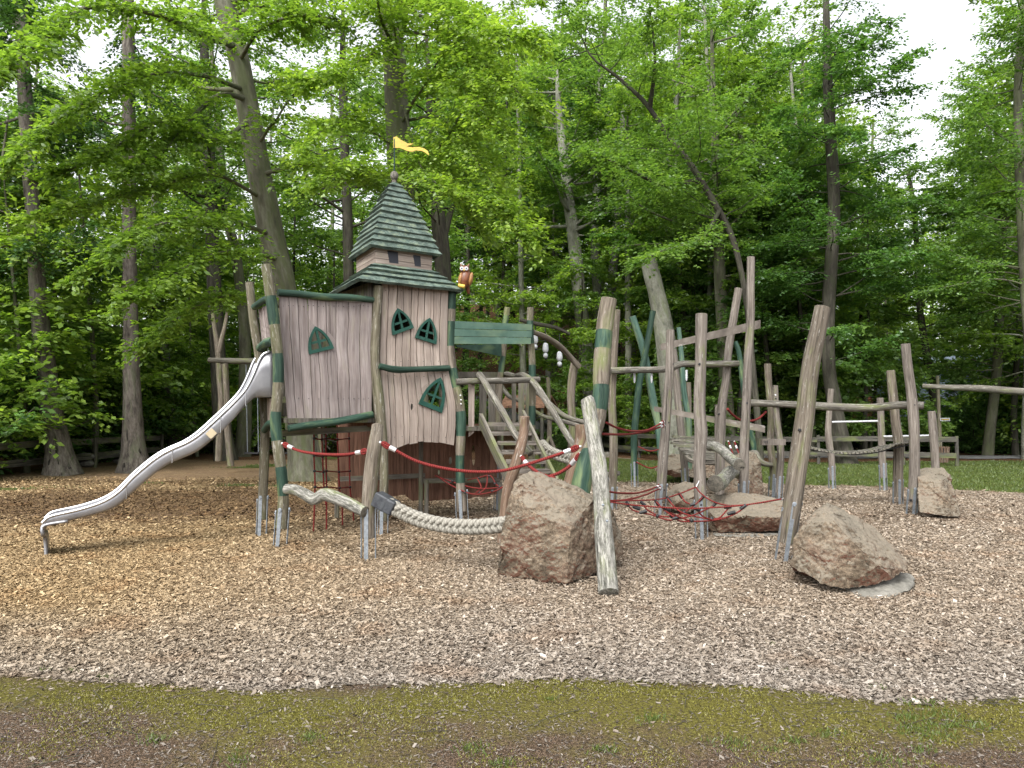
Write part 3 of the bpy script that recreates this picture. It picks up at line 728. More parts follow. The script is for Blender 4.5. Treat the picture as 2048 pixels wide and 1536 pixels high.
def prism(poly, dfun, nrm, f0, f1):
    n = len(poly); V = [P(p[0], p[1], dfun(p[0])) + nrm * f0 for p in poly] + [P(p[0], p[1], dfun(p[0])) + nrm * f1 for p in poly]
    return V, [tuple(range(n)), tuple(range(2 * n - 1, n - 1, -1))] + [(i, (i + 1) % n, n + (i + 1) % n, n + i) for i in range(n)]
def window(ap, bl, br, dfun, nrm, al, parent, label=None):
    poly = arch(ap, bl, br); c = sum(poly, Vector((0, 0))) / len(poly)
    inner = [c + (p - c) * .74 for p in poly]; n = len(poly); b = MB()
    f0, f1 = .034, .008
    V = []
    for f in (f0, f1):
        for pl in (poly, inner):
            V += [P(p[0], p[1], dfun(p[0])) + nrm * f for p in pl]
    Fc = []
    for i in range(n):
        j = (i + 1) % n
        Fc += [(i, j, n + j, n + i), (2 * n + i, 3 * n + i, 3 * n + j, 2 * n + j), (i, 2 * n + i, 2 * n + j, j), (n + i, n + j, 3 * n + j, 3 * n + i)]
    b.add(V, Fc)
    # glazing bars: upright from base middle to apex, crossbar
    def PP(q, f): return P(q[0], q[1], dfun(q[0])) + nrm * f
    bl, br, ap = Vector(bl), Vector(br), Vector(ap)
    mid = (bl + br) / 2; a0 = c + (mid - c) * .78; a1 = c + (ap - c) * .80
    b.bar(PP(a0, .020), PP(a1, .020), .030, .018, up=nrm)
    h = bl + (ap - bl) * .40, br + (ap - br) * .40
    hc = (h[0] + h[1]) / 2; q0 = hc + (h[0] - hc) * .98; q1 = hc + (h[1] - hc) * .98
    b.bar(PP(q0, .0185), PP(q1, .0185), .030, .018, up=nrm)
    b.build('window_frame', M['green_frame'], parent)
# room (left) wall
RL = [(580, 557), (650, 561), (720, 567), (800, 572), (870, 577)]; RR = [(590, 745), (640, 744), (700, 741), (760, 744), (840, 744)]
dRoom = lambda u: 9.66 + (u - 558) / 187 * .76
W1 = ((629, 653), (617, 709), (666, 697))
_pL = P(560, 700, dRoom(560)); _pR = P(744, 700, dRoom(744)); _al = (_pR - _pL); _al.z = 0; _al.normalize(); nR = Vector((_al.y, -_al.x, 0))
W1h = [sum(arch(*W1), Vector((0, 0))) / 19 + (p - sum(arch(*W1), Vector((0, 0))) / 19) * .84 for p in arch(*W1)]
room, nr_, al_ = plank_panel('room_wall', RL, RR, [(0, 590), (.3, 594), (.6, 600), (1, 604)], [(0, 862), (.15, 856), (.5, 845), (1, 832)], 9.66, 10.42, 9, 'plank_grey', tower, 700, holes=[prism(W1h, dRoom, nR, .15, -.15)], seed=4, wob=.9)
window(*W1, dRoom, nR, _al, room)
# tower wall above and below the belt
dT = lambda u: 10.50 + (u - 750) / 155 * .60
_pL = P(755, 700, dT(755)); _pR = P(900, 700, dT(900)); _at = (_pR - _pL); _at.z = 0; _at.normalize(); nT = Vector((_at.y, -_at.x, 0))
dU_ = lambda u: 10.53 + (u - 760) / 137 * .55
dL_ = lambda u: 10.50 + (u - 763) / 146 * .60
def shrunk(w, k=.84):
    a = arch(*w); c = sum(a, Vector((0, 0))) / len(a); return [c + (p - c) * k for p in a]
W2 = ((794, 617), (784, 671), (826, 656)); W3 = ((858, 636), (829, 676), (871, 689)); W4 = ((880, 755), (836, 808), (882, 826))
upper, _, _ = plank_panel('upper_wall', [(560, 764), (640, 762), (700, 759), (745, 759)], [(560, 898), (640, 896), (700, 895), (745, 899)], [(0, 566), (1, 569)], [(0, 734), (1, 736)], 10.53, 11.08, 9, 'plank', tower, 650, holes=[prism(shrunk(W2), dT, nT, .15, -.15), prism(shrunk(W3), dT, nT, .15, -.15)], seed=8)
window(*W2, dU_, nT, _at, upper); window(*W3, dU_, nT, _at, upper)
knot = [(822 + 3 * math.cos(a), 814 + 7 * math.sin(a)) for a in np.linspace(0, 6.283, 10)[:-1]]
lower, _, _ = plank_panel('lower_wall', [(735, 760), (800, 762), (880, 766), (905, 766)], [(735, 897), (770, 905), (810, 912), (850, 912), (900, 908)], [(0, 740), (1, 741)], [(0, 903), (.2, 896), (.4, 886), (.6, 883), (.8, 886), (1, 891)], 10.5, 11.1, 10, 'plank', tower, 820, holes=[prism(shrunk(W4), dL_, nT, .15, -.15), prism(knot, dT, nT, .1, -.1)], seed=15)
window(*W4, dL_, nT, _at, lower)
# side wall of the room (over the slide) and planks beside the post below
plank_panel('side_wall', [(600, 514), (690, 524), (700, 524)], [(590, 543), (690, 556)], [(0, 618), (1, 606)], [(0, 690), (1, 684)], 10.22, 9.66, 5, 'plank_grey', tower, 640, seed=21)
plank_panel('side_wall', [(795, 533), (870, 536)], [(795, 557), (870, 560)], [(0, 796), (1, 796)], [(0, 852), (1, 850)], 10.1, 9.72, 3, 'plank', tower, 820, seed=22)
# tower side wall seen under the eave + back walls closing the interior
def wall_between(name, p, q, z0, z1, n, mat, seed, parent=tower, thick=.028, rag=0.0):
    r = random.Random(seed); b = MB(); p = Vector((p[0], p[1], 0)); q = Vector((q[0], q[1], 0)); al = (q - p); L = al.length; al.normalize(); nn = Vector((al.y, -al.x, 0))
    for i in range(n):
        w = L / n; c = p + al * (w * (i + .5)) + nn * r.uniform(-.004, .004)
        a0 = z0 + r.uniform(-rag, rag); b.box((c.x, c.y, (a0 + z1) / 2), al, nn, (0, 0, 1), (w - .008) / 2, thick / 2, (z1 - a0) / 2, 0, r.uniform(0, 90))
    return b.build(name, M[mat], parent)
FL = Vector((-2.01, 10.15)); FR = Vector((-.73, 11.10)); BL = Vector((-2.75, 11.55)); CC = Vector((-1.74, 11.33))
va = (FR - FL) / 2; vb = (BL - FL) / 2
def cor(s, rot=0):
    r = Matrix.Rotation(rot, 2); a, b_ = r @ (va * s), r @ (vb * s)
    return [CC - a - b_, CC + a - b_, CC + a + b_, CC - a + b_]
c8 = cor(.80)
wall_between('tower_side_wall', c8[0] + Vector((.05, .12)), c8[3], 1.5, 3.42, 9, 'plank_old', 31)
wall_between('tower_back_wall', c8[3], c8[2], 1.5, 3.42, 9, 'plank_old', 32)
wall_between('tower_side_wall', c8[1] + Vector((0, .1)), c8[2], 2.6, 3.42, 9, 'plank_old', 33)
# room floor, back
rb = MB(); 
rb.add([Vector((*q, z)) for z in (1.50, 1.56) for q in ((-2.78, 9.62), (-1.80, 10.52), (-2.35, 11.3), (-3.22, 10.35))], [(0, 1, 2, 3), (7, 6, 5, 4), (0, 4, 5, 1), (1, 5, 6, 2), (2, 6, 7, 3), (3, 7, 4, 0)])
rb.build('room_floor', M['plank_old'], tower)
rb = MB(); q4 = [c8[0] + Vector((.06, .06)), c8[1] + Vector((-.02, .08)), c8[2], c8[3]]
rb.add([Vector((*q, z)) for z in (1.44, 1.49) for q in q4], [(0, 1, 2, 3), (7, 6, 5, 4), (0, 4, 5, 1), (1, 5, 6, 2), (2, 6, 7, 3), (3, 7, 4, 0)])
rb.build('tower_floor', M['plank_dark'], tower)
wall_between('room_back_wall', (-3.2, 10.42), (-2.38, 11.3), 1.58, 3.05, 7, 'plank_old', 34)
# ground floor den walls: dark red-brown planks
dD = lambda u: 12.2
hb = [prism([(cx + rx * math.cos(a), cy + ry * math.sin(a)) for a in np.linspace(0, 6.283, 10)[:-1]], dD, Vector((0, -1, 0)), .3, -.3) for cx, cy, rx, ry in ((900, 922, 3, 8), (877, 945, 2, 5), (946, 912, 3.6, 21))]
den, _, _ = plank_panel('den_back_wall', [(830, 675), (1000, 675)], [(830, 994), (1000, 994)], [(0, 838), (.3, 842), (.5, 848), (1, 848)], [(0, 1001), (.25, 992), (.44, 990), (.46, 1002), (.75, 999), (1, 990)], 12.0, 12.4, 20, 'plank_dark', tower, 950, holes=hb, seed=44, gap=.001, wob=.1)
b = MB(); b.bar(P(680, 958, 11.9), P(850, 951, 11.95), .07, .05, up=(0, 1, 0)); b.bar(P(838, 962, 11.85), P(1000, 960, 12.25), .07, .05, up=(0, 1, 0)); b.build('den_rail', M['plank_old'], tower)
for u, v0, v1, dd in ((842, 880, 1006, 11.8), (853, 960, 1040, 11.7), (674, 985, 1045, 11.9), (1000, 965, 1040, 12.1)):
    b = MB(); p0 = P(u, v0, dd); b.bar(p0, (p0.x, p0.y, -.03), .06, .06, up=(0, 1, 0)); b.build('den_post', M['plank_old'], tower)
for u0, u1, v, d0, d1 in ((540, 748, 868, 9.9, 10.6), (560, 750, 800, 9.75, 10.5)):
    b = MB(); b.bar(P(u0, v, d0 + .06), P(u1, v - 12, d1 + .06), .08, .06, up=(0, 1, 0)); b.build('cross_beam', M['plank_old'], tower)
# roofs
def frustum(b, s0, z0, s1, z1, seed, wob=.012, rot0=0):
    r = random.Random(seed)
    A0 = [Vector((q.x + r.uniform(-wob, wob), q.y + r.uniform(-wob, wob), z0 + r.uniform(-wob, wob))) for q in cor(s0, rot0)]
    A1 = [Vector((q.x, q.y, z1)) for q in cor(s1, rot0)]
    th_ = .032
    lip = [Vector((q.x, q.y, q.z + th_)) for q in A0]; und = [Vector((q.x, q.y, z1 - .03)) for q in cor(s1 * .9, rot0)]
    n = 5
    def rowpts(Q):
        out = []
        for i in range(4):
            for k in range(n):
                p = Q[i].lerp(Q[(i + 1) % 4], k / n); out.append(p + Vector((0, 0, (r.uniform(-.006, .006) if k else 0))))
        return out
    A0 = [Vector((CC.x + (q.x - CC.x) * (1 - .045 / max(.2, s0)), CC.y + (q.y - CC.y) * (1 - .045 / max(.2, s0)), q.z)) for q in A0]
    R0 = rowpts(A0); R1 = rowpts(lip); R2 = rowpts(A1); R3 = rowpts(und); m = 4 * n; V = R3 + R0 + R1 + R2; Fc = []; Gc = []
    for rr_ in range(4):
        for i in range(m): Gc.append((seed * 3.7 + (V[rr_ * m + i].x + V[rr_ * m + i].y) * .9, rr_ * .1 + V[rr_ * m + i].z, V[rr_ * m + i].x))
    for rr_ in range(3):
        for i in range(m):
            j = (i + 1) % m; Fc.append((rr_ * m + i, rr_ * m + j, (rr_ + 1) * m + j, (rr_ + 1) * m + i))
    b.add(V, Fc, 0, Gc)
b = MB(); zs = [3.37, 3.455, 3.54, 3.62, 3.70]; ss = [1.03, .92, .80, .68, .54]
for i in range(4): frustum(b, ss[i] + .015, zs[i], ss[i + 1] - .02, zs[i + 1] + .02, 60 + i)
b.build('lower_roof', M['green_roof'], tower)
b = MB(); nrow = 12; z0, z1 = 3.90, 5.02
for i in range(nrow):
    t0, t1 = i / nrow, (i + 1) / nrow
    f = lambda t: .66 * max(1 - t, 0) ** .78 + .035
    frustum(b, f(t0) + .022, z0 + (z1 - z0) * t0, f(t1) - .012, z0 + (z1 - z0) * t1 + .018, 80 + i, .007)
b.build('spire_roof', M['green_roof'], tower)
cb = cor(.555)
cup = empty('cupola', (0, 0, 0), None, None); cup.parent = tower; cup.matrix_parent_inverse = Matrix.Translation(-Vector(tower.location))
def hwall(name, p, q, z0, z1, rows, mat, seed, parent):
    r = random.Random(seed); b = MB(); p = Vector((p[0], p[1], 0)); q = Vector((q[0], q[1], 0)); al = q - p; L = al.length; al.normalize(); nn = Vector((al.y, -al.x, 0))
    for i in range(rows):
        h = (z1 - z0) / rows; c = (p + q) / 2 + Vector((0, 0, z0 + h * (i + .5))) + nn * r.uniform(-.003, .003); o = r.uniform(0, 50)
        b.box(c, nn, (0, 0, 1), al, .012, (h - .006) / 2, L / 2 + .004 * i, 0, o)
    return b.build(name, M[mat], parent)
hwall('cupola_wall', cb[0], cb[1], 3.60, 3.95, 4, 'plank', 91, tower); hwall('cupola_wall', cb[3], cb[0], 3.60, 3.95, 4, 'plank', 92, tower)
hwall('cupola_wall', cb[1], cb[2], 3.60, 3.95, 4, 'plank', 93, tower); hwall('cupola_wall', cb[2], cb[3], 3.60, 3.95, 4, 'plank', 94, tower)
bpy.data.objects.remove(cup)
nf = Vector(((cb[1] - cb[0]).y, -(cb[1] - cb[0]).x, 0)).normalized()
def onwall(t, z): p = cb[0].lerp(cb[1], t); return Vector((p.x, p.y, z)) + nf * .016
for t0, t1, za, zb in ((.20, .39, 3.735, 3.90), (.66, .80, 3.735, 3.89)):
    b = MB(); q = [onwall(t0 + .03, za), onwall(t1, za), onwall(t1 - .01, zb), onwall(t0 - .01, zb)]
    b.add(q + [x - nf * .02 for x in q], [(0, 1, 2, 3), (0, 4, 5, 1), (1, 5, 6, 2), (2, 6, 7, 3), (3, 7, 4, 0)]); b.build('lookout_slot', M['dark'], tower)
b = MB(); b.tube([(CC.x, CC.y, 4.98), (CC.x, CC.y, 5.08)], [.045, .03], 8); b.ell((CC.x, CC.y, 5.135), .062, .062, .072, n=14); b.build('finial_ball', M['rail'], tower, smooth=True)
b = MB(); b.tube([(CC.x, CC.y, 5.18), (CC.x, CC.y, 5.69)], [.012, .012], 8); pole = b.build('flag_pole', M['green'], tower, smooth=True)
fx = [(0, 0, 5.665, .0), (.03, 0, 5.68, 0)]
def flagpoly():
    up = [(787, 275), (793, 273), (802, 280), (815, 287), (827, 287.5)]; notch = [(822, 290), (815, 292), (812, 293)]
    lowt = [(825, 295), (838, 294), (848, 297), (856, 302), (858, 311)]; back = [(850, 305), (843, 302), (832, 301), (823, 304), (812, 301), (800, 296), (787, 296)]
    return up + notch + lowt + back
fp = flagpoly()
V, Fc = prism(fp, lambda u: 11.33, Vector((0, -1, 0)), .008, -.008); b = MB(); b.add(V, Fc); b.build('flag', M['yellow'], tower)
# green bridge parapet, platform, boards
plank_panel('bridge_parapet', [(600, 907), (720, 907)], [(600, 1063), (720, 1061)], [(0, 641), (.25, 637), (.55, 638), (.8, 644), (1, 648)], [(0, 656), (1, 660)], 11.15, 11.8, 1, 'green_pale', tower, 660, seed=50, gap=0, dofs=.03)
plank_panel('bridge_parapet', [(600, 907), (720, 907)], [(600, 1062), (720, 1061)], [(0, 657.5), (1, 661.5)], [(0, 672), (1, 674)], 11.15, 11.8, 1, 'green_pale', tower, 660, seed=51, gap=0, dofs=.035)
plank_panel('bridge_parapet', [(600, 907), (720, 907)], [(600, 1061), (720, 1059)], [(0, 673.5), (1, 675.5)], [(0, 688), (.3, 690), (.55, 690), (.75, 687), (1, 688)], 11.15, 11.8, 1, 'green_pale', tower, 660, seed=52, gap=0, dofs=.03)
plank_panel('bridge_parapet', [(600, 912), (720, 914)], [(600, 1003), (720, 1003)], [(0, 690), (1, 688)], [(0, 694), (.35, 700), (.7, 709), (1, 713)], 12.4, 12.9, 1, 'green', tower, 660, seed=53, gap=0)
b = MB(); q = [P(916, 862, 11.15), P(1066, 862, 11.75), P(1010, 852, 13.2), P(905, 853, 12.6)]; z = 1.37
b.add([Vector((p.x, p.y, zz)) for zz in (z, z + .06) for p in q], [(3, 2, 1, 0), (4, 5, 6, 7), (0, 1, 5, 4), (1, 2, 6, 5), (2, 3, 7, 6), (3, 0, 4, 7)]); b.build('platform_deck', M['plank_old'], tower)
beam('platform_rail', [(911, 764, 7, 11.1), (960, 762, 6, 11.3), (1020, 761, 6, 11.5), (1078, 759, 6, 11.75)], 11.4, 'rail', tower)
for (u, v0, v1, w, dd, sd) in ((943, 768, 868, 7, 11.3, 1), (966, 766, 860, 8, 13.0, 2), (984, 766, 848, 8, 13.0, 3), (1043, 766, 850, 7, 12.9, 4), (1056, 766, 850, 6, 12.9, 5), (1028, 768, 846, 5, 13.2, 6)):
    plank_panel('platform_board', [(700, u - w), (880, u - w + 1)], [(700, u + w), (880, u + w - 2)], [(0, v0), (1, v0)], [(0, v1 + 6), (1, v1 - 3)], dd, dd, 1, 'plank_old' if sd > 1 else 'plank', tower, 800, seed=sd, gap=0)
plank_panel('platform_board', [(700, 917), (800, 917)], [(700, 1003), (800, 1003)], [(0, 744), (1, 745)], [(0, 756), (1, 756)], 12.7, 13.1, 1, 'plank_old', tower, 750, seed=61, gap=0)

# ---------------------------------------------------------------- owl on the roof corner
ow = P(930, 575, 11.05); owl = empty('owl_figure', (ow.x, ow.y, ow.z), 'carved brown wooden owl with round white eyes perched on the green roof corner', 'owl figure')
b = MB(); rt = Matrix.Rotation(R(10), 3, 'Y')
b.ell((ow.x, ow.y, ow.z + .125), .088, .075, .135, 0, 16, rt); b.ell((ow.x - .006, ow.y - .01, ow.z + .255), .075, .066, .062, 0, 16, rt)
for s_ in (-1, 1): b.tube([(ow.x - .006 + s_ * .04, ow.y, ow.z + .285), (ow.x - .002 + s_ * .062, ow.y, ow.z + .345)], [.026, .005], 8, 4)
b.tube([(ow.x + .02, ow.y + .05, ow.z + .06), (ow.x + .05, ow.y + .08, ow.z - .08)], [.045, .02], 8, 4)
b.build('body', M['owl'], owl, smooth=True)
for s_ in (-1, 1):
    b = MB(); b.ell((ow.x + s_ * .075 + .01, ow.y - .015, ow.z + .12), .032, .06, .10, 0, 12, rt); b.build('wing', M['owl_light'], owl, smooth=True)
    b = MB(); e = Vector((ow.x - .01 + s_ * .033, ow.y - .068, ow.z + .262)); b.tube([e + Vector((0, .015, 0)), e - Vector((0, .006, 0))], [.029, .028], 14, 2); ey = b.build('eye', M['white'], owl)
    b = MB(); b.tube([e - Vector((0, .006, 0)), e - Vector((0, .010, 0))], [.012, .011], 10, 2); b.build('pupil', M['black'], ey)
b = MB(); b.tube([(ow.x - .008, ow.y - .075, ow.z + .245), (ow.x - .008, ow.y - .095, ow.z + .222)], [.012, .003], 6, 3); b.build('beak', M['yellow'], owl)
b = MB(); b.tube([(ow.x - .09, ow.y - .06, ow.z + .02), (ow.x + .0, ow.y - .075, ow.z - .0)], [.028, .028], 10, 3); b.build('perch', M['yellow'], owl, smooth=True)

# ---------------------------------------------------------------- slide
def slide():
    near = [(84, 1046, 18), (92, 1037, 18), (112, 1030, 18), (160, 1019, 18), (205, 1004, 21), (237, 984, 27), (270, 951, 31), (310, 918, 30), (340, 900, 28), (372, 886, 28), (400, 868, 32), (440, 832, 35), (470, 803, 34), (492, 778, 34), (508, 747, 50), (519, 720, 75), (530, 706, 88), (548, 701, 93)]
    perp = Vector((-.465, .885, 0)).normalized() * .46
    N_p = len(near); A = []
    for i, (u, v, h) in enumerate(near):
        d = 8.87 + (u - 84) / (548 - 84) * 1.0
        p = P(u, v, d); q = P(u, v + h, d); A.append((p.x, p.y, p.z, p.z - q.z))
    C = crspline(np.array(A), 70)
    root = empty('slide', (C[0][0], C[0][1], 0), 'long wavy stainless steel slide running down to the left of the tower', 'slide')
    b = MB(); V = []; n = len(C)
    T = np.gradient(C[:, :3], axis=0)
    prof = [(0, 0), (0.0, -.35), (.0, -.75), (.03, -.95), (.08, -1.0), (.92, -1.0), (.97, -.95), (1, -.75), (1, -.35), (1, 0)]
    for i in range(n):
        p = Vector(C[i][:3]); h = C[i][3]
        for a, c in prof: V.append(p + perp * a + Vector((0, 0, h * c * (1 if c > -.99 else 1))))
    m = len(prof); Fc = [(i * m + k, i * m + k + 1, (i + 1) * m + k + 1, (i + 1) * m + k) for i in range(n - 1) for k in range(m - 1)]
    b.add(V, Fc); ch = b.build('chute', M['stainless'], root, smooth=True, autos=50)
    md = ch.modifiers.new('s', 'SOLIDIFY'); md.thickness = .006
    for s_ in (0, 1):
        b = MB(); pts = [Vector(c[:3]) + perp * s_ for c in C[::2]]; b.tube(pts, [.017] * len(pts), 10, 120); b.build('hand_rail', M['stainless_rail'], root, smooth=True)
    # weld seams / joints
    for k in (20, 33, 47, 56):
        b = MB(); p = Vector(C[k][:3]); h = C[k][3]; t = Vector(T[k]).normalized()
        V = []
        for e in (-.006, .006):
            for c in (0, -.5, -1): V.append(p + t * e + Vector((0, 0, h * c)) - perp.normalized() * .008)
        b.add(V, [(0, 1, 4, 3), (1, 2, 5, 4)]); b.build('joint_strip', M['stainless_rail'], root)
    # small data plate
    p = Vector(C[44][:3]); t = Vector(T[44]).normalized(); h = C[44][3]; b = MB(); nrm = -perp.normalized()
    up_ = nrm.cross(t).normalized(); up_ = up_ if up_.z > 0 else -up_
    b.box(p + Vector((0, 0, -h * .55)) + nrm * .009, t, up_, nrm, .05, .045, .003); b.build('data_plate', M['cream'], root)
    # end leg: curved plate down to the ground
    e = Vector(C[0][:3]); hh = C[0][3]; g = G(92, 1112); b = MB(); V = []
    pr = [Vector((C[6][0], C[6][1], C[6][2] - C[6][3])), Vector((C[2][0], C[2][1], C[2][2] - .08)), e + Vector((0, 0, -.05)), e + Vector((.01, 0, -.14)), Vector((g.x - .02, g.y, .18)), Vector((g.x, g.y, -.04))]
    pr = crspline(np.array([tuple(x) for x in pr]), 20)
    for p in pr:
        for a in (-.02, 1.02): V.append(Vector(p) + perp * a)
    b.add(V, [(i * 2, i * 2 + 1, i * 2 + 3, i * 2 + 2) for i in range(19)]); lg = b.build('leg', M['stainless'], root, smooth=True)
    md = lg.modifiers.new('s', 'SOLIDIFY'); md.thickness = .03; md.offset = 0
slide()

# ---------------------------------------------------------------- staircase
st = empty('staircase', tuple(P(1060, 945, 11)) [:2] + (0,), 'steep open wooden staircase with log handrails beside the tower', 'staircase')
def stringer(u0, v0, d0, u1, v1, d1, w=.05, h=.2):
    b = MB(); b.bar(P(u0, v0, d0), P(u1, v1, d1), w, h, up=(1, 0, .0)); 
    b = MB(); a = P(u0, v0, d0); c = P(u1, v1, d1); z = (c - a); L = z.length; z.normalize(); x = Vector((1, .12, 0)).normalized(); y = z.cross(x).normalized()
    b.box((a + c) / 2, x, y, z, w / 2, h / 2, L / 2); b.build('stringer', M['plank_old'], st)
stringer(961, 838, 11.35, 1032, 990, 9.95); stringer(1046, 830, 11.45, 1114, 968, 10.0, .04, .16)
for i, (ua, ub, v) in enumerate(((972, 1044, 848), (983, 1063, 867), (995, 1073, 886), (1003, 1083, 904), (1012, 1092, 923), (1030, 1104, 942), (1040, 1112, 962))):
    d = 11.22 - i * .19; b = MB(); a = P(ua, v, d); c = P(ub, v, d); b.bar(a, c, .22, .055, up=(0, 0, 1)); 
    b = MB(); x = (c - a); L = x.length; b.box((a + c) / 2, x, (0, 1, 0), (0, 0, 1), L / 2, .085, .026, gofs=i * 7.3)
    # grain along x
    b.g = [(p[1], p[2], p[0]) for p in b.g]; b.build('tread', M['fence_light'] if False else M['post_grey'], st)
beam('handrail', [(958, 749, 7, 11.25), (968, 762, 7, 11.1), (985, 792, 7, 10.8), (1006, 826, 7, 10.55), (1025, 860, 7, 10.3), (1042, 884, 7, 10.1), (1062, 907, 7, 9.95)], 11, 'rail', st, .12)
beam('handrail', [(1000, 760, 4, 13.2), (1012, 748, 5, 13.0), (1030, 752, 5, 12.4), (1046, 750, 6, 11.9), (1068, 766, 6.5, 11.6), (1085, 790, 6.5, 11.3), (1105, 822, 6.5, 11.0), (1128, 860, 6.5, 10.7), (1152, 897, 6.5, 10.4)], 11, 'rail', st, .14)
beam('handrail', [(1000, 768, 4, 13.6), (1018, 792, 4.5, 13.4), (1036, 800, 4, 13.2), (1060, 806, 4, 13.1), (1072, 786, 4, 13), (1098, 806, 4.5, 12.9), (1130, 832, 5, 12.7), (1172, 846, 4.5, 12.5)], 13, 'rail', st, .14)
beam('handrail', [(1069, 822, 4, 13.3), (1090, 834, 4.5, 13.2), (1124, 842, 4.5, 13.1), (1158, 851, 4, 13)], 13, 'rail', st, .14)
t = post('bent grey post carrying the curved rail right of the stairs', [(1150, 722, 8), (1144, 760, 8.5), (1142, 800, 8), (1145, 860, 8), (1140, 940, 8), (1138, 985, 8)], 13.6, 'post', anch=3)
tag(beam('curved_rail', [(1066, 664, 5, 11.95), (1095, 676, 5.5, 12.5), (1118, 692, 6.5, 13), (1138, 712, 6, 13.3), (1158, 734, 6, 13.45)], 13, 'post', None, .1), 'curved natural log rail arching down from the green bridge', 'rail')

# ---------------------------------------------------------------- free posts of the climbing course
GP = 'posts of the climbing course'
post('short leaning grey post at the front left holding two red ropes', [(755, 853, 12, 8.75), (750, 890, 14), (745, 930, 15), (740, 980, 15), (737, 1020, 14), (737, 1075, 13)], 8.6, 'post', group=GP, up=.32, lump=.08)
post('thick crooked post with green painted bands behind the big boulder', [(1218, 597, 16, 9.0), (1211, 640, 17, 9), (1206, 690, 17, 8.95), (1203, 740, 17, 8.9), (1202, 790, 16.5, 8.85), (1196, 840, 15, 8.8), (1186, 880, 14, 8.75), (1172, 925, 18, 8.6), (1160, 985, 20, 8.5), (1152, 1050, 19, 8.4), (1148, 1110, 18, 8.35)], 8.7, 'post', [(662, 703), (777, 826), (915, 1110)], anch=0, group=GP, nseg=18)
post('slim grey post close behind the thick green banded post', [(1233, 620, 8), (1228, 700, 8), (1224, 800, 8), (1227, 880, 8.5), (1226, 950, 8.5), (1224, 1010, 8)], 13.2, 'post', anch=3, group=GP)
post('round topped grey post left of the broad flat post', [(1341, 660, 8), (1339, 740, 8.5), (1335, 800, 9), (1331, 860, 9.5), (1326, 920, 10), (1321, 1000, 10)], 12.4, 'post_grey', group=GP, up=.25)
post('slim slanting post behind the round topped one', [(1347, 700, 6), (1354, 780, 7), (1362, 860, 7.5), (1367, 910, 7.5), (1371, 964, 6.5)], 17.4, 'post_grey', group=GP)
post('broad flat topped grey post in the middle of the course', [(1403, 628, 12), (1402, 680, 11.5), (1401, 740, 11.5), (1399, 820, 12), (1402, 865, 13), (1399, 920, 12), (1400, 980, 12), (1402, 1040, 11)], 10.2, 'post_grey', group=GP, up=.3)
post('post leaning to the right with a slanted cut top', [(1477, 577, 8), (1468, 630, 8), (1457, 700, 8), (1452, 760, 8), (1444, 810, 9), (1442, 870, 9), (1440, 960, 9), (1440, 1010, 9)], 13.5, 'post_grey', anch=0, group=GP)
post('short stub post beside the foot of the right leaning post', [(1436, 810, 6), (1435, 870, 6), (1436, 960, 6), (1436, 1000, 6)], 14.2, 'post_grey', anch=0, group=GP)
post('tallest straight post with a rounded top', [(1502, 514, 7.5), (1501, 580, 8), (1501, 640, 8), (1496, 720, 8.5), (1493, 800, 9), (1489, 880, 9), (1488, 940, 9.5), (1486, 1000, 9)], 12.5, 'post_grey', group=GP, up=.3)
post('leaning grey post left of the twin bolted post', [(1535, 728, 7), (1538, 780, 7), (1543, 830, 7.5), (1541, 890, 7), (1547, 940, 7.5), (1545, 980, 7)], 15.0, 'post', group=GP)
post('narrow bolted post standing close to the slotted step', [(1551, 771, 5), (1553, 830, 6), (1561, 900, 7), (1559, 950, 7), (1557, 985, 7)], 14.6, 'post_grey', group=GP)
post('massive leaning post with slanted top in front of the beam', [(1645, 614, 15.5), (1636, 660, 16.5), (1625, 710, 17), (1616, 770, 17.5), (1610, 830, 18), (1602, 890, 18.5), (1593, 950, 18), (1583, 1020, 18), (1573, 1085, 16)], 8.6, 'post', group=GP, nseg=18, up=.45)
post('slim post at the left end of the upper steel bar', [(1662, 778, 6), (1658, 830, 5.5), (1657, 870, 7), (1663, 920, 6.5), (1664, 960, 6)], 17.0, 'post_grey', group=GP)
post('flat topped post joining the two steel bars', [(1760, 796, 6.5), (1762, 850, 6.5), (1764, 900, 7), (1766, 955, 6.5)], 16.6, 'post_grey', group=GP)
post('stout post under the right end of the hanging bridge', [(1781, 741, 8), (1786, 790, 9), (1791, 840, 9), (1797, 890, 9.5), (1796, 940, 9.5), (1796, 993, 9)], 13.9, 'post', group=GP)
post('tall bolted post leaning left beside the right boulder', [(1811, 688, 9), (1815, 730, 9), (1823, 790, 9.5), (1827, 840, 10), (1829, 900, 9.5), (1829, 950, 10), (1825, 1003, 9.5)], 12.6, 'post_grey', group=GP, up=.22)
post('post behind the right boulder at the end of the lower steel bar', [(1863, 823, 7.5), (1867, 870, 8), (1871, 930, 7.5), (1872, 960, 7.5)], 15.6, 'post_grey', anch=0, group=GP)
GG = 'slanting green posts behind the course'
post('pale green slanting pole crossing over another, foot to the right', [(1265, 633, 7), (1286, 699, 7.5), (1298, 757, 7.5), (1309, 815, 8), (1317, 860, 7), (1326, 960, 6)], 17.5, 'green_pale', anch=0, group=GG)
post('green pole leaning right whose foot stands on steel brackets', [(1306, 622, 6), (1292, 699, 6), (1279, 765, 6.5), (1273, 820, 7), (1268, 880, 6.5), (1269, 951, 6)], 17.3, 'green', group=GG)
post('thin yellowish green pole right of the round topped post', [(1357, 655, 4.5), (1363, 711, 5), (1368, 781, 5.5), (1377, 840, 6), (1378, 880, 5.5), (1380, 955, 5)], 18.2, 'green_pale', anch=0, group=GG)
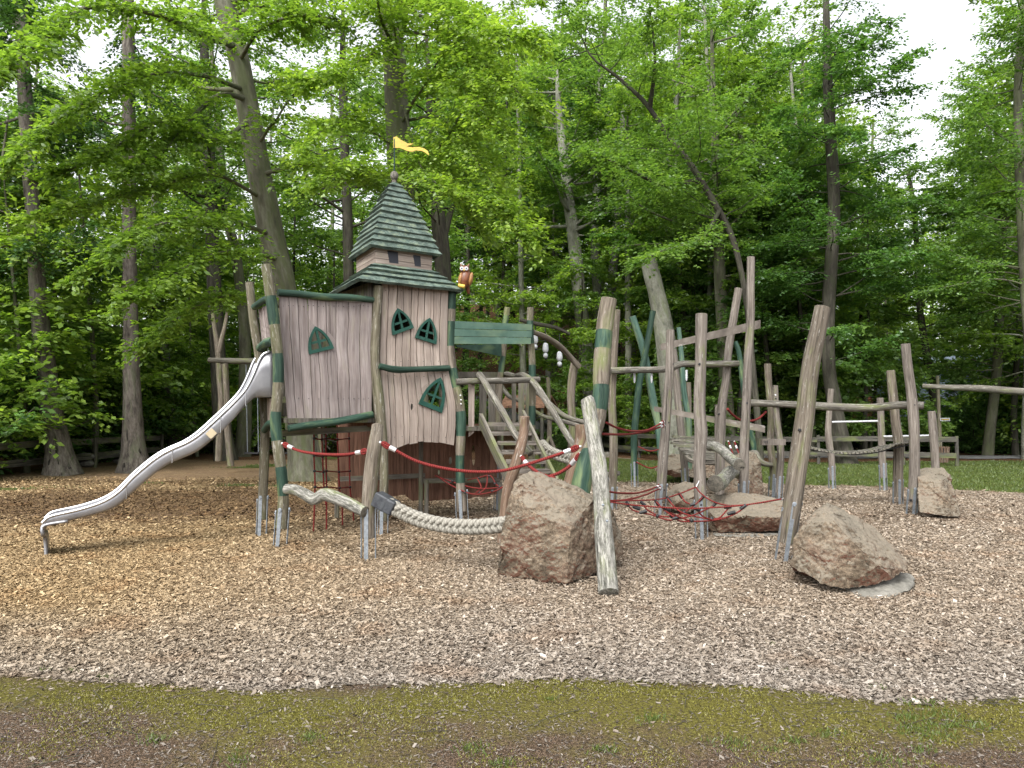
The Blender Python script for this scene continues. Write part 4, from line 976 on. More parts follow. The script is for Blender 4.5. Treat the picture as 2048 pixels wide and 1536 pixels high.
post('short pale grey pole between the slim and the broad post', [(1377, 765, 5), (1379, 823, 4.5), (1380, 955, 4)], 18.8, 'post', anch=0, group=GG)
post('dark green pole right of the tallest post', [(1471, 683, 4.5), (1479, 711, 5), (1487, 780, 5), (1498, 850, 5.5), (1507, 890, 6), (1511, 950, 5.5)], 17.5, 'green', anch=0, group=GG)
# foreground log leaning on the boulder
t = empty('leaning_log', tuple(G(1213, 1183)), 'thick silvery log leaning against the right side of the big front boulder', 'log')
b = MB(); P3, rr = PL([(1174, 797, 11, 8.3), (1177, 808, 14.5, 8.28), (1190, 890, 15, 8.05), (1198, 930, 16, 7.9), (1203, 1000, 17, 7.65), (1208, 1070, 18.5, 7.35), (1213, 1140, 19.5, 7.1), (1217, 1186, 20, 6.95)], 7.5)
b.tube(P3, rr, 20, 60, lump=.07); b.build('shaft', M['bark_white'], t, smooth=True, autos=50)
for u, v, d in ((1206, 1010, 7.44), (1214, 1042, 7.30)):
    b = MB(); p = P(u, v, d); b.ell(p, .014, .02, .014, n=10); b.build('bolt', M['steel'], t, smooth=True)
# log between tower and front post
tag(beam('crooked_log', [(574, 978, 11, 9.3), (592, 980, 11, 9.2), (612, 990, 11.5, 9.1), (630, 999, 11.5, 9.0), (648, 989, 12.5, 8.95), (668, 994, 13, 8.85), (695, 1006, 12, 8.7), (730, 1024, 11, 8.5)], 9, 'bark_white', None, .1, 16), 'crooked balance log joining tower corner post and short front post', 'log')
tag(beam('crooked_log', [(1418, 893, 9, 13.2), (1430, 893, 9.5, 13.0), (1444, 900, 9.5, 12.7), (1458, 914, 10, 12.3), (1470, 924, 10.5, 11.8), (1479, 930, 12, 11.3)], 12, 'bark_white', None, .12, 18), 'upper of two fat crooked logs piled behind the rope net', 'log')
tag(beam('crooked_log', [(1478, 950, 9, 13.0), (1472, 944, 11.5, 12.7), (1462, 944, 13, 12.3), (1452, 953, 13.5, 11.8), (1442, 963, 14.5, 11.3), (1430, 968, 16.5, 10.7)], 11, 'bark_white', None, .12, 18), 'lower of two fat crooked logs, its cracked end facing forward', 'log')
tag(beam('crooked_log', [(1498, 912, 7, 15), (1510, 906, 6.5, 15), (1518, 920, 6, 14.9), (1530, 928, 5.5, 14.9), (1545, 930, 4, 14.9)], 15, 'rail', None, .1, 12), 'small twisted log beside the foot of the bolted posts', 'log')
# horizontal beams
def topbeam(label, pts, mat='rail', name='crossbeam', cat='beam'): return tag(beam(name, pts, 13, mat, None, .05), label, cat)
topbeam('dark round log beam spanning from the green banded post to the leaning post', [(1221, 742, 7, 13.0), (1270, 740, 6.5, 13.1), (1335, 738, 6.5, 13.2), (1365, 728, 6.5, 13.25), (1420, 728, 6.5, 13.3), (1477, 727, 6, 13.4)])
topbeam('long round log beam reaching from the tallest post to the right post', [(1502, 806, 7, 14.85), (1560, 808, 6.5, 14.5), (1620, 811, 7.5, 14.1), (1690, 815, 8, 13.7), (1750, 815, 7.5, 13.4), (1800, 810, 7.5, 13.0), (1847, 811, 8, 12.85)])
plank_panel_top = plank_panel('wavy_plank', [(600, 1322), (720, 1322)], [(600, 1521), (720, 1521)], [(0, 687), (.1, 677), (.2, 672), (.38, 672), (.5, 664), (.65, 651), (.8, 641), (1, 639)], [(0, 700), (.1, 693), (.2, 686), (.38, 681), (.5, 679), (.65, 671), (.8, 660), (1, 656)], 13.0, 13.0, 1, 'post_grey', None, 670, seed=77, gap=0, thick=.05)[0]
tag(plank_panel_top, 'wavy grey plank threaded high through the tall posts', 'plank')
pp = plank_panel('slanting_rail', [(800, 1308), (900, 1308)], [(800, 1530), (900, 1530)], [(0, 812), (.3, 823), (.6, 838), (1, 851)], [(0, 822), (.3, 837), (.6, 851), (1, 865)], 16.5, 16.0, 1, 'post_grey', None, 840, seed=78, gap=0, thick=.05)[0]
tag(pp, 'grey rail board slanting down to the right behind the posts', 'rail')
# slotted step between the twin posts
b = MB(); a = P(1521, 884, 14.3); c = P(1568, 884, 14.2); b.box((a + c) / 2, (c - a), (0, 1, 0), (0, 0, 1), (c - a).length / 2, .09, .055); o = b.build('slotted_step', M['post_grey']); tag(o, 'small grey step block with slots between two bolted posts', 'step')
for k in (-.18, -.15, -.12, .07, .10, .13):
    b = MB(); q = (a + c) / 2 + Vector((k, -.091, .005)); b.box(q, (1, 0, 0), (0, 1, 0), (0, 0, 1), .006, .004, .022); b.build('slot', M['black'], o)
# step boards behind
t = empty('balance_step', tuple(G(1218, 1000)), 'low balance step, grey board on a post with steel bracket', 'step')
b = MB(); b.tube([P(1206, 952, 13.6), P(1222, 949, 13.7), P(1238, 946, 13.6)], [.05, .055, .04], 10, lump=.1); b.build('step_board', M['rail'], t, smooth=True)
b = MB(); b.tube([P(1228, 955, 13.7), P(1228, 980, 13.7)], [.05, .05], 10); b.build('leg', M['post_green'], t, smooth=True)
b = MB(); p = P(1215, 955, 13.6); b.bar(p, (p.x, p.y, -.03), .06, .01, up=(0, 1, 0)); b.build('steel_anchor', M['steel'], t)
b = MB(); b.bar(P(1205, 909, 13.5), P(1222, 908, 13.5), .06, .08, up=(0, 0, 1)); b.build('upper_board', M['rail'], t)
post('reddish leaning stub post left of the big boulder, rope shackle on it', [(1049, 833, 10, 9.8), (1047, 868, 10, 9.8), (1033, 925, 11), (1016, 976, 11), (1008, 1034, 10), (1004, 1085, 10)], 9.6, 'post_red', anch=0, group=GP, lump=.07)
post('reddish stub post leaning behind the green banded post', [(1163, 850, 13, 10), (1161, 880, 12, 10), (1150, 925, 12), (1137, 968, 11), (1124, 1010, 11)], 9.9, 'post_red', anch=0, group=GP, lump=.07)

# ---------------------------------------------------------------- ropes
def rope(label, pts, r=.013, ends=(1, 1), group='red ropes between the posts', name='rope'):
    P3 = [P(*q) for q in pts]; root = empty(name, tuple(P3[0]), label, 'rope', group)
    b = MB(); b.tube(P3, [r] * len(P3), 8, 50); b.build('cord', M['red'], root, smooth=True)
    for e, (p, q) in enumerate(((P3[0], P3[1]), (P3[-1], P3[-2]))):
        if not ends[e]: continue
        t = (q - p).normalized(); b = MB(); b.tube([p + t * .10, p + t * .175], [r * 1.55, r * 1.55], 10, 2); b.build('ferrule', M['ferrule'], root, smooth=True)
        b = MB(); n = Vector((0, 0, 1)); k = 10
        lp = [p + t * (.055 + .05 * math.cos(a)) + n * .026 * math.sin(a) for a in np.linspace(0, 2 * math.pi, k)]
        b.tube(lp, [r * .75] * k, 6, 14, cap=False); b.build('eye_loop', M['red'], root, smooth=True)
        b = MB(); b.tube([p - t * .02, p + t * .04], [.007, .007], 6, 2); b.ell(p - t * .015, .016, .012, .016, n=8); b.build('shackle', M['ferrule'], root, smooth=True)
    return root
rope('red rope sagging from the tower corner post to the short front post', [(566, 888, 9.35), (600, 902, 9.2), (640, 908, 9.05), (690, 909, 8.85), (735, 902, 8.65)], .0165)
rope('longest red rope sagging from the short front post to the green banded post', [(763, 886, 8.5), (790, 900, 8.5), (830, 921, 8.5), (880, 935, 8.5), (940, 943, 8.5), (1000, 942, 8.5), (1050, 930, 8.5), (1110, 911, 8.5), (1158, 894, 8.5)], .0175)
rope('short red rope dropping from the reddish stub post behind the boulder', [(1043, 914, 9.5), (1052, 926, 9.4), (1066, 938, 9.2), (1082, 948, 9.0), (1110, 957, 8.9)], .02, (1, 0))
rope('short orange red rope rising behind the boulder to the banded post', [(1096, 954, 9.0), (1120, 945, 9), (1142, 930, 9), (1160, 908, 8.9)], .02, (0, 1))
rope('upper of two red ropes from the banded post to the round topped post', [(1212, 845, 8.9), (1235, 856, 9.6), (1262, 862, 10.4), (1295, 860, 11.4), (1327, 844, 12.2)], .014, (0, 1))
rope('lower of two red ropes from the banded post to the round topped post', [(1206, 868, 8.9), (1240, 869, 9.8), (1270, 867, 10.8), (1300, 861, 11.6), (1328, 851, 12.2)], .014, (0, 1))
rope('low red rope ending at the foot of the round topped post', [(1210, 982, 8.6), (1240, 986, 9.4), (1280, 985, 10.6), (1318, 972, 12.2)], .012, (0, 1))
rope('lowest red rope rising to the foot of the round topped post', [(1212, 1002, 8.6), (1250, 1000, 9.4), (1290, 990, 10.8), (1322, 976, 12.2)], .012, (0, 1))
rope('red rope loop hanging between tallest post and the leaning grey post', [(1455, 818, 13.4), (1466, 830, 13.6), (1482, 840, 13.9), (1500, 842, 14.2), (1517, 837, 14.6), (1532, 824, 14.9)], .02, (0, 0))
rope('thin red rope low between the green poles', [(1276, 893, 17.2), (1300, 902, 17.2), (1325, 897, 17.2)], .014, (0, 0))
rope('thin red rope at ground level between the green poles', [(1272, 924, 17.2), (1300, 936, 17.2), (1322, 930, 17.2)], .014, (0, 0))
for u in (1457, 1469): rope('thin red rope stay with steel shackle behind the fat crooked logs', [(u, 884, 15.5), (u + 4, 895, 15.4), (u + 9, 908, 15.3)], .014, (1, 0))
# braided thick ropes
def braid(label, pts, R0, sleeve=False, turns=16):
    P3 = [P(*q) for q in pts]; root = empty('braided_rope', tuple(P3[0]), label, 'rope', 'thick braided ropes')
    C = crspline(np.array([tuple(p) for p in P3]), turns * 16); T = np.gradient(C, axis=0); T /= np.linalg.norm(T, axis=1)[:, None]
    n = len(C); ph = np.linspace(0, turns * 2 * math.pi, n)
    L = float(np.sum(np.linalg.norm(np.diff(C, axis=0), axis=1))); ns = max(6, int(L / (R0 * .92)))
    cum = np.r_[0, np.cumsum(np.linalg.norm(np.diff(C, axis=0), axis=1))]
    def fr(s_):
        s_ = min(max(s_, 0), L); p = np.array([np.interp(s_, cum, C[:, j]) for j in range(3)]); t = np.array([np.interp(s_, cum, T[:, j]) for j in range(3)]); t /= np.linalg.norm(t)
        up = np.array([0, 0, 1.0]) - t * t[2]; up /= np.linalg.norm(up); return p, t, up, np.cross(t, up)
    for row in (1, -1):
        for i in range(ns):
            s0 = (i + (.0 if row > 0 else .5)) * L / ns; pts3 = []; rr3 = []
            for q in np.linspace(0, 1, 7):
                ang = math.pi * (.02 + .96 * q)      # from the middle over the edge to the back
                p, t, up, sd = fr(s0 + (q - .5) * -R0 * 1.5 + R0 * .6)
                pts3.append(p + up * row * R0 * (.10 + .55 * math.sin(ang)) + sd * R0 * .50 * -math.cos(ang)); rr3.append(R0 * (.30 + .17 * math.sin(math.pi * q)))
            b = MB(); b.tube(pts3, rr3, 7, 8, cap=True); b.build('strand', M['hemp'], root, smooth=True)
    b = MB(); b.tube([tuple(p) for p in C[::8]], [R0 * .5] * len(C[::8]), 8, n // 6); b.build('core', M['hemp'], root, smooth=True)
    if sleeve:
        a = Vector(C[0]); t = Vector(T[2]); b = MB(); x = t; z = Vector((0, 0, 1)); z = (z - t * z.dot(t)).normalized(); y = z.cross(x)
        for k, (o, s) in enumerate(((-.05, 1.0), (.07, .96))): b.box(a + t * (o), x, y, z, .085 if k == 0 else .06, R0 * 1.0 * s, R0 * 1.06 * s)
        o = b.build('rubber_sleeve', M['blackdirt'], root); md = o.modifiers.new('b', 'BEVEL'); md.width = .018; md.segments = 3
braid('thick grey braided rope from the front post to the big boulder', [(772, 1007, 8.5), (795, 1020, 8.45), (830, 1036, 8.4), (870, 1047, 8.3), (915, 1053, 8.2), (965, 1053, 8.1), (1020, 1047, 7.95)], .078, True, 17)
braid('second braided rope hanging behind the staircase', [(1084, 888, 11.6), (1095, 900, 11.4), (1115, 910, 11.2), (1150, 920, 10.9)], .078, False, 7)

# rope ladder net under the room
net = empty('rope_ladder', tuple(G(660, 1060)), 'red rope climbing net hanging under the raised room', 'climbing net')
cols = [[(628, 853, 10.5), (628, 912, 10.5), (630, 975, 10.5), (627, 1062, 10.5)], [(643, 853, 10.7), (645, 912, 10.7), (648, 975, 10.7), (652, 1010, 10.7)], [(652, 853, 10.9), (652, 905, 10.9), (653, 975, 10.9), (653, 1075, 10.9)],
        [(674, 850, 11.3), (676, 905, 11.3), (679, 975, 11.3), (684, 1010, 11.3), (685, 1050, 11.3)], [(697, 846, 11.6), (699, 905, 11.6), (700, 975, 11.6), (706, 1020, 11.6), (708, 1055, 11.6)]]
for c in cols:
    b = MB(); pp_ = [P(*q) for q in c]; b.tube(pp_, [.011] * len(pp_), 6, 24); b.build('upright_rope', M['red'], net, smooth=True)
def lerp_col(c, v): 
    return P(ipl([(q[1], q[0]) for q in c], v), v, c[0][2])
for v in (877, 911, 942, 974):
    b = MB(); pp_ = [lerp_col(c, v + (i % 2) * 2) for i, c in enumerate(cols)]; b.tube(pp_, [.010] * 5, 6, 24); b.build('rung_rope', M['red'], net, smooth=True)
    for p in pp_: b = MB(); b.ell(p, .021, .021, .021, n=8); b.build('knot', M['black'], net, smooth=True)
# net in the shadow of the den
net = empty('hammock_net', tuple(P(960, 1020, 11.2)), 'small red rope net sagging in the shade beside the stairs', 'climbing net')
for c in ([(870, 951, 11.5), (900, 962, 11.3), (950, 976, 11), (1000, 975, 10.6), (1040, 966, 10)], [(880, 956, 11.4), (905, 972, 11.2), (945, 988, 10.9), (985, 984, 10.5), (1010, 972, 10.3)], [(935, 960, 11.4), (958, 955, 11.3), (980, 951, 11.2), (992, 968, 10.8), (1000, 975, 10.6)], [(955, 957, 11.3), (962, 975, 11), (950, 988, 10.9)], [(975, 953, 11.2), (972, 974, 10.9), (960, 986, 10.8)]):
    b = MB(); pp_ = [P(*q) for q in c]; b.tube(pp_, [.009] * len(pp_), 6, 24); b.build('net_rope', M['red'], net, smooth=True)
for q in ((905, 962, 11.25), (955, 977, 11), (960, 985, 10.9), (985, 982, 10.5), (958, 956, 11.3), (978, 952, 11.2), (990, 967, 10.8), (1000, 974, 10.6), (930, 985, 11), (916, 972, 11.2)):
    b = MB(); b.ell(P(*q), .026, .02, .016, n=8); b.build('knot', M['black'], net, smooth=True)
# main horizontal net
net = empty('spider_net', tuple(P(1390, 1040, 9.2)), 'low red rope spider net with black connectors strung over the chips', 'climbing net')
def D(u): return 8.6 + abs(u - 1214) * .0   # depth along the net, front edge
nets = [[(1214, 1001, 8.5), (1270, 1001, 8.9), (1322, 998, 9.4), (1360, 987, 9.8), (1392, 974, 10.05)],
        [(1392, 974, 10.05), (1400, 985, 9.9), (1420, 1000, 9.5), (1445, 1009, 9.2), (1470, 1011, 9.0), (1520, 1006, 8.8), (1563, 998, 8.7)],
        [(1214, 1003, 8.5), (1256, 1009, 8.5), (1300, 1013, 8.45), (1370, 1017, 8.4), (1430, 1015, 8.45), (1490, 1010, 8.6), (1563, 998, 8.7)],
        [(1254, 1005, 8.8), (1262, 1018, 8.8), (1280, 1025, 8.8), (1305, 1030, 8.85), (1335, 1040, 8.8), (1352, 1038, 8.7), (1385, 1031, 8.8), (1425, 1013, 9.3)],
        [(1283, 1004, 8.9), (1295, 1020, 8.9), (1320, 1032, 8.9), (1345, 1033, 8.9), (1368, 1025, 9.2), (1392, 1008, 9.6), (1405, 994, 9.8)],
        [(1312, 1003, 9.2), (1325, 1017, 9.0), (1345, 1032, 8.8), (1360, 1042, 8.6), (1383, 1043, 8.6), (1424, 1041, 8.6), (1452, 1035, 8.6), (1475, 1025, 8.6), (1495, 1010, 8.6)],
        [(1335, 997, 9.4), (1350, 1015, 9.2), (1368, 1027, 9.0), (1400, 1035, 8.8), (1425, 1038, 8.7), (1440, 1035, 8.7), (1458, 1015, 8.7)],
        [(1360, 988, 9.8), (1370, 1003, 9.6), (1383, 1009, 9.5), (1388, 1010, 9.5)],
        [(1330, 1017, 8.45), (1345, 1028, 8.5), (1375, 1040, 8.6), (1385, 1041, 8.6)],
        [(1392, 1017, 8.45), (1405, 1032, 8.5), (1424, 1040, 8.6)]]
for c in nets:
    b = MB(); pp_ = [P(*q) for q in c]; b.tube(pp_, [.0085] * len(pp_), 6, 30); b.build('net_rope', M['red'], net, smooth=True)
for (u0, v0, u1, v1, d) in ((1252, 1003, 1258, 1012, 8.75), (1281, 1003, 1290, 1011, 8.9), (1310, 1000, 1318, 1011, 9.2), (1333, 993, 1342, 1004, 9.5), (1357, 986, 1365, 996, 9.8), (1398, 1003, 1408, 992, 9.8), (1425, 1013, 1434, 1004, 9.4), (1266, 1013, 1280, 1018, 8.5), (1279, 1026, 1293, 1022, 8.8), (1326, 1016, 1340, 1020, 8.45), (1388, 1016, 1400, 1021, 8.45), (1345, 1038, 1358, 1034, 8.6), (1448, 1015, 1462, 1014, 8.7), (1455, 1028, 1470, 1024, 8.6), (1480, 1018, 1492, 1010, 8.6), (1380, 1010, 1390, 1008, 9.5)):
    b = MB(); b.tube([P(u0, v0, d), P(u1, v1, d)], [.017, .021], 8, 3); b.build('connector', M['black'], net, smooth=True)
for (u, v, d) in ((1315, 1032, 8.85), (1343, 1032, 8.85), (1383, 1041, 8.6), (1423, 1038, 8.65), (1368, 1025, 9.1)):
    b = MB(); b.ell(P(u, v, d), .025, .025, .025, n=8); b.build('connector', M['black'], net, smooth=True)
for (a, c) in (((1392, 974, 10.05), (1398, 962, 10.1)), ((1563, 998, 8.7), (1580, 992, 8.62))):
    pa, pc = P(*a), P(*c)
    for k in range(4):
        b = MB(); m = pa.lerp(pc, (k + .5) / 4); t = (pc - pa).normalized(); n = Vector((0, 0, 1)) if k % 2 else Vector((0, 1, 0)); L = (pc - pa).length / 4
        lp = [m + t * L * .7 * math.cos(x) + n * L * .35 * math.sin(x) for x in np.linspace(0, 6.283, 9)]; b.tube(lp, [.004] * 9, 5, 12, cap=False); b.build('chain_link', M['ferrule'], net, smooth=True)

# ---------------------------------------------------------------- plank bridges and steel bars
br = empty('plank_ramp', tuple(P(1390, 900, 15.5)), 'slatted plank ramp curving down behind the broad post', 'bridge')
rows = [((1345, 873), (1412, 878)), ((1341, 879), (1418, 884)), ((1343, 886), (1424, 890)), ((1349, 892), (1430, 896)), ((1358, 899), (1436, 902)), ((1368, 905), (1440, 907)), ((1380, 911), (1442, 913)), ((1392, 916), (1444, 919))]
for i, (a, c) in enumerate(rows):
    d = 17.0 - i * .30; a3, c3 = P(a[0], a[1], d), P(c[0] + 18, c[1], d); b = MB(); x = c3 - a3; b.box((a3 + c3) / 2, x, (0, 1, 0), (0, 0, 1), x.length / 2, .12, .025, gofs=i * 3.1); b.g = [(p[1], p[2], p[0]) for p in b.g]; b.build('slat', M['rail'], br)
b = MB(); b.tube([P(1350, 880, 17), P(1370, 905, 15.8), P(1385, 922, 15), P(1440, 926, 14.8)], [.05] * 4, 8); b.build('support_beam', M['plank_old'], br, smooth=True)
br = empty('hanging_bridge', tuple(P(1720, 905, 13.8)), 'sagging slatted rope bridge seen edge on at the right', 'bridge')
cen = crspline(np.array([tuple(P(*q)) for q in ((1612, 893, 14.2), (1650, 901, 14.1), (1690, 905, 14), (1740, 901, 13.9), (1785, 890, 13.8), (1822, 884, 13.6))]), 30)
for i in range(29):
    a, c = Vector(cen[i]), Vector(cen[i + 1]); t = (c - a); b = MB(); y = Vector((-t.y, t.x, 0)).normalized(); z = t.cross(y).normalized()
    b.box((a + c) / 2, y, t, z, .30, t.length * .40, .016, gofs=i * 2.3); b.g = [(p[1], p[2], p[0]) for p in b.g]; b.build('slat', M['rail'], br)
for s_ in (-1, 1):
    b = MB(); b.tube([Vector(p) + Vector((0, s_ * .24, -.022)) for p in cen], [.012] * 30, 6, 40); b.build('carrier_rope', M['black'], br, smooth=True)
for lab, a, c in (('upper shining steel bar between two slim posts', (1664, 844, 17), (1757, 842, 16.6)), ('lower shining steel bar right of the stout post', (1768, 873, 16.5), (1864, 871, 15.6))):
    b = MB(); b.tube([P(*a), P(*c)], [.020, .020], 8, 4); tag(b.build('turning_bar', M['white'], smooth=True), lab, 'bar', 'steel turning bars')

# ---------------------------------------------------------------- boulders
def boulder(label, pts, extra=None, seed=1, rough=.035, base=None, cuts=4, name='boulder'):
    bm = bmesh.new()
    for q in pts: bm.verts.new(P(*q))
    bmesh.ops.convex_hull(bm, input=bm.verts)
    for v in [v for v in bm.verts if not v.link_faces]: bm.verts.remove(v)
    bmesh.ops.triangulate(bm, faces=bm.faces)
    for k in range(cuts):
        # only split long edges so that triangles stay even
        L = [e for e in bm.edges if e.calc_length() > (.30 / (1.7 ** k))]
        bmesh.ops.subdivide_edges(bm, edges=L, cuts=1, use_grid_fill=True); bmesh.ops.triangulate(bm, faces=bm.faces)
        if k < 1: bmesh.ops.smooth_vert(bm, verts=bm.verts, factor=.05, use_axis_x=True, use_axis_y=True, use_axis_z=True)
    bm.normal_update(); o3 = Vector((seed * 7.1, 0, 0)); disp = []
    for v in bm.verts:
        p = v.co + o3
        r1 = abs(mnoise.noise(p * 2.4)); r2 = mnoise.noise(p * 6); r3 = mnoise.noise(p * 16); r4 = mnoise.noise(p * 38)
        cell = mnoise.cell(p * 4.5 + Vector((r2, r3, 0)) * .8) if False else 0
        q = p * 3.1 + Vector((r2, r3, r2)) * .25
        vd, vp = mnoise.voronoi(q, distance_metric='DISTANCE', exponent=2.5)
        edge = min(.35, vd[1] - vd[0]) - .2; cv = mnoise.cell(vp[0] * 9.7)
        disp.append(v.normal * (rough * (r2 * .35 + r3 * .30 + r4 * .26 - r1 * .7 + .1 + edge * .6 + (cv - .5) * .30)))
    for v, d in zip(bm.verts, disp): v.co += d
    mn = min(v.co.z for v in bm.verts); cx = sum(v.co.x for v in bm.verts) / len(bm.verts); cy = sum(v.co.y for v in bm.verts) / len(bm.verts)
    org = Vector((cx, cy, max(mn, 0)))
    bmesh.ops.translate(bm, verts=bm.verts, vec=-org)
    me = bpy.data.meshes.new(name); bm.to_mesh(me); bm.free(); me.materials.append(M['rock']); me.polygons.foreach_set('use_smooth', [True] * len(me.polygons)); me.set_sharp_from_angle(angle=R(38))
    o = link(me, name, loc=org); tag(o, label, 'boulder'); return o
boulder('largest reddish boulder in front, braided rope and log resting on it', [(1060, 941, 8.0), (1040, 952, 7.8), (1020, 982, 7.75), (1098, 950, 8.2), (1150, 978, 7.9), (1185, 1003, 7.75), (1222, 1004, 8.3), (1243, 1060, 8.25), (1250, 1104, 8.15), (1212, 1142, 7.8), (1134, 1168, 7.36), (1080, 1156, 7.55), (993, 1154, 7.85), (997, 1095, 7.75), (1140, 1060, 7.4), (1050, 1015, 7.55), (1120, 1010, 7.55), (1060, 945, 8.7), (1190, 1015, 8.9), (1010, 1110, 8.8), (1225, 1110, 8.9), (1185, 1120, 7.6)], seed=1, rough=.04, cuts=6)
b2 = boulder('wedge shaped tan boulder at front right beside the massive leaning post', [(1651, 1000, 7.9), (1665, 1004, 7.8), (1690, 1018, 7.8), (1636, 1020, 7.4), (1603, 1045, 7.35), (1590, 1065, 7.35), (1577, 1132, 7.3), (1618, 1150, 7.15), (1640, 1168, 7.0), (1690, 1178, 6.95), (1722, 1178, 6.95), (1790, 1160, 7.0), (1818, 1143, 7.1), (1823, 1125, 7.3), (1795, 1098, 7.5), (1750, 1055, 7.7), (1700, 1078, 6.95), (1668, 1040, 7.1), (1760, 1130, 6.9), (1650, 1010, 8.3), (1780, 1110, 8.2), (1600, 1100, 8.3), (1590, 1140, 8.0)], seed=4, rough=.038, cuts=6)
def lump(name, pts, parent, seed, rough=.02):
    bm = bmesh.new()
    for q in pts: bm.verts.new(P(*q))
    bmesh.ops.convex_hull(bm, input=bm.verts)
    for v in [v for v in bm.verts if not v.link_faces]: bm.verts.remove(v)
    bmesh.ops.triangulate(bm, faces=bm.faces)
    for k in range(5):
        L = [e for e in bm.edges if e.calc_length() > (.3 / (1.8 ** k))]
        bmesh.ops.subdivide_edges(bm, edges=L, cuts=1, use_grid_fill=True); bmesh.ops.triangulate(bm, faces=bm.faces)
        if k < 2: bmesh.ops.smooth_vert(bm, verts=bm.verts, factor=.4, use_axis_x=True, use_axis_y=True, use_axis_z=True)
    bm.normal_update()
    dd = [v.normal * rough * (mnoise.noise(v.co * 7) + .5 * mnoise.noise(v.co * 20)) for v in bm.verts]
    for v, d in zip(bm.verts, dd): v.co += d
    me = bpy.data.meshes.new(name); bm.to_mesh(me); bm.free(); me.materials.append(M['concrete']); me.polygons.foreach_set('use_smooth', [True] * len(me.polygons))
    at = me.attributes.new('gc', 'FLOAT_VECTOR', 'POINT'); co = np.zeros(len(me.vertices) * 3, np.float32); me.vertices.foreach_get('co', co); at.data.foreach_set('vector', co)
    o = link(me, name, parent); o.matrix_parent_inverse = Matrix.Translation(-Vector(parent.location)); return o
lump('concrete_footing', [(1640, 1165, 7.3), (1680, 1188, 6.95), (1740, 1205, 6.7), (1790, 1200, 6.75), (1830, 1180, 7.0), (1838, 1168, 7.2), (1812, 1140, 7.35), (1700, 1150, 7.3), (1760, 1140, 7.6), (1700, 1150, 7.8), (1640, 1160, 7.8), (1830, 1150, 7.8), (1740, 1215, 6.8)], b2, 3)
b3 = boulder('flat topped red boulder under the rope net', [(1428, 987, 11.2), (1480, 983, 11.4), (1525, 990, 11.2), (1562, 1000, 10.9), (1598, 1008, 10.7), (1404, 1010, 10.8), (1410, 1060, 10.5), (1440, 1066, 10.4), (1500, 1062, 10.4), (1560, 1063, 10.35), (1590, 1062, 10.4), (1500, 1030, 10.25), (1560, 1035, 10.2), (1430, 1035, 10.3), (1400, 1020, 12), (1590, 1020, 12)], seed=9, rough=.045, cuts=6)
lump('concrete_footing', [(1412, 1062, 10.6), (1418, 1073, 10.2), (1480, 1078, 10.0), (1550, 1073, 10.1), (1590, 1066, 10.4), (1580, 1055, 10.9), (1420, 1055, 11)], b3, 3)
boulder('small rounded red boulder behind the rope net', [(1352, 966, 13), (1372, 963, 13), (1396, 967, 13), (1406, 985, 12.7), (1402, 1015, 12.5), (1375, 1028, 12.3), (1335, 1018, 12.5), (1324, 1003, 12.7), (1333, 985, 12.8), (1365, 1000, 12.3), (1340, 990, 13.6), (1400, 990, 13.6)], seed=12, rough=.05, cuts=5)
boulder('long low layered boulder under the plank ramp', [(1344, 907, 19), (1362, 905, 19), (1382, 916, 18.6), (1442, 917, 18.4), (1445, 955, 18.2), (1395, 959, 18.0), (1316, 952, 18.2), (1307, 936, 18.4), (1320, 922, 18.6), (1340, 940, 18.0), (1350, 925, 20), (1440, 925, 20)], seed=14, rough=.06, cuts=5)
boulder('upright red boulder behind the fat crooked logs', [(1438, 930, 14.3), (1455, 915, 14.5), (1490, 898, 14.6), (1508, 903, 14.5), (1520, 925, 14.3), (1527, 960, 14.2), (1532, 1008, 14.0), (1480, 1012, 13.8), (1436, 1006, 14), (1490, 940, 13.9), (1440, 940, 15.3), (1520, 940, 15.3)], seed=17, rough=.05, cuts=5)
boulder('angular dark red boulder at the right beside the tall bolted post', [(1838, 938, 12.9), (1862, 934, 13.0), (1884, 934, 12.9), (1899, 950, 12.6), (1912, 990, 12.3), (1924, 1034, 12.0), (1895, 1034, 11.9), (1838, 1026, 12.0), (1834, 985, 12.3), (1836, 955, 12.5), (1880, 965, 12.2), (1850, 945, 13.6), (1915, 1020, 13.3)], seed=21, rough=.04, cuts=6)

# bolt heads and bolt holes on the posts
for lab, (root, pts, d) in list(POST.items()):
    if not lab: continue
    for key, lst in (('right with a slanted', [(1449, 806), (1438, 828), (1458, 726)]), ('round topped grey post left', [(1337, 845), (1328, 980)]), ('narrow bolted', [(1553, 808), (1551, 790), (1552, 797)]), ('tall bolted post leaning', [(1829, 810), (1822, 1000)]), ('massive leaning', [(1603, 1004), (1600, 860)]), ('tallest', [(1494, 806)]), ('short leaning grey', [(742, 905)]), ('broad flat', [(1399, 728), (1402, 1010)])):
        if key in lab:
            for (u, v) in lst:
                vs = [q[1] for q in pts]; dd = float(np.interp(v, vs, [q[3] if len(q) > 3 else d for q in pts])); hw = float(np.interp(v, vs, [q[2] for q in pts])); uc = float(np.interp(v, vs, [q[0] for q in pts])) 
                r_ = hw * dd / F; k = max(-.7, min(.7, (u - uc) / hw)); p = P(uc + k * hw, v, dd - r_ * math.sqrt(1 - k * k))
                b = MB(); b.tube([p + Vector((0, .02, 0)), p - Vector((0, .006, 0))], [.017, .015], 10, 2); b.build('bolt', M['black' if v > 795 or v < 760 else 'ferrule'], root)
for (u, v) in ((921, 791), (922, 800), (922, 808)):
    b = MB(); p = P(u, v, 11.15 - .075); b.ell(p, .013, .008, .013, n=8); b.build('screw_cap', M['ferrule'], tower, smooth=True)
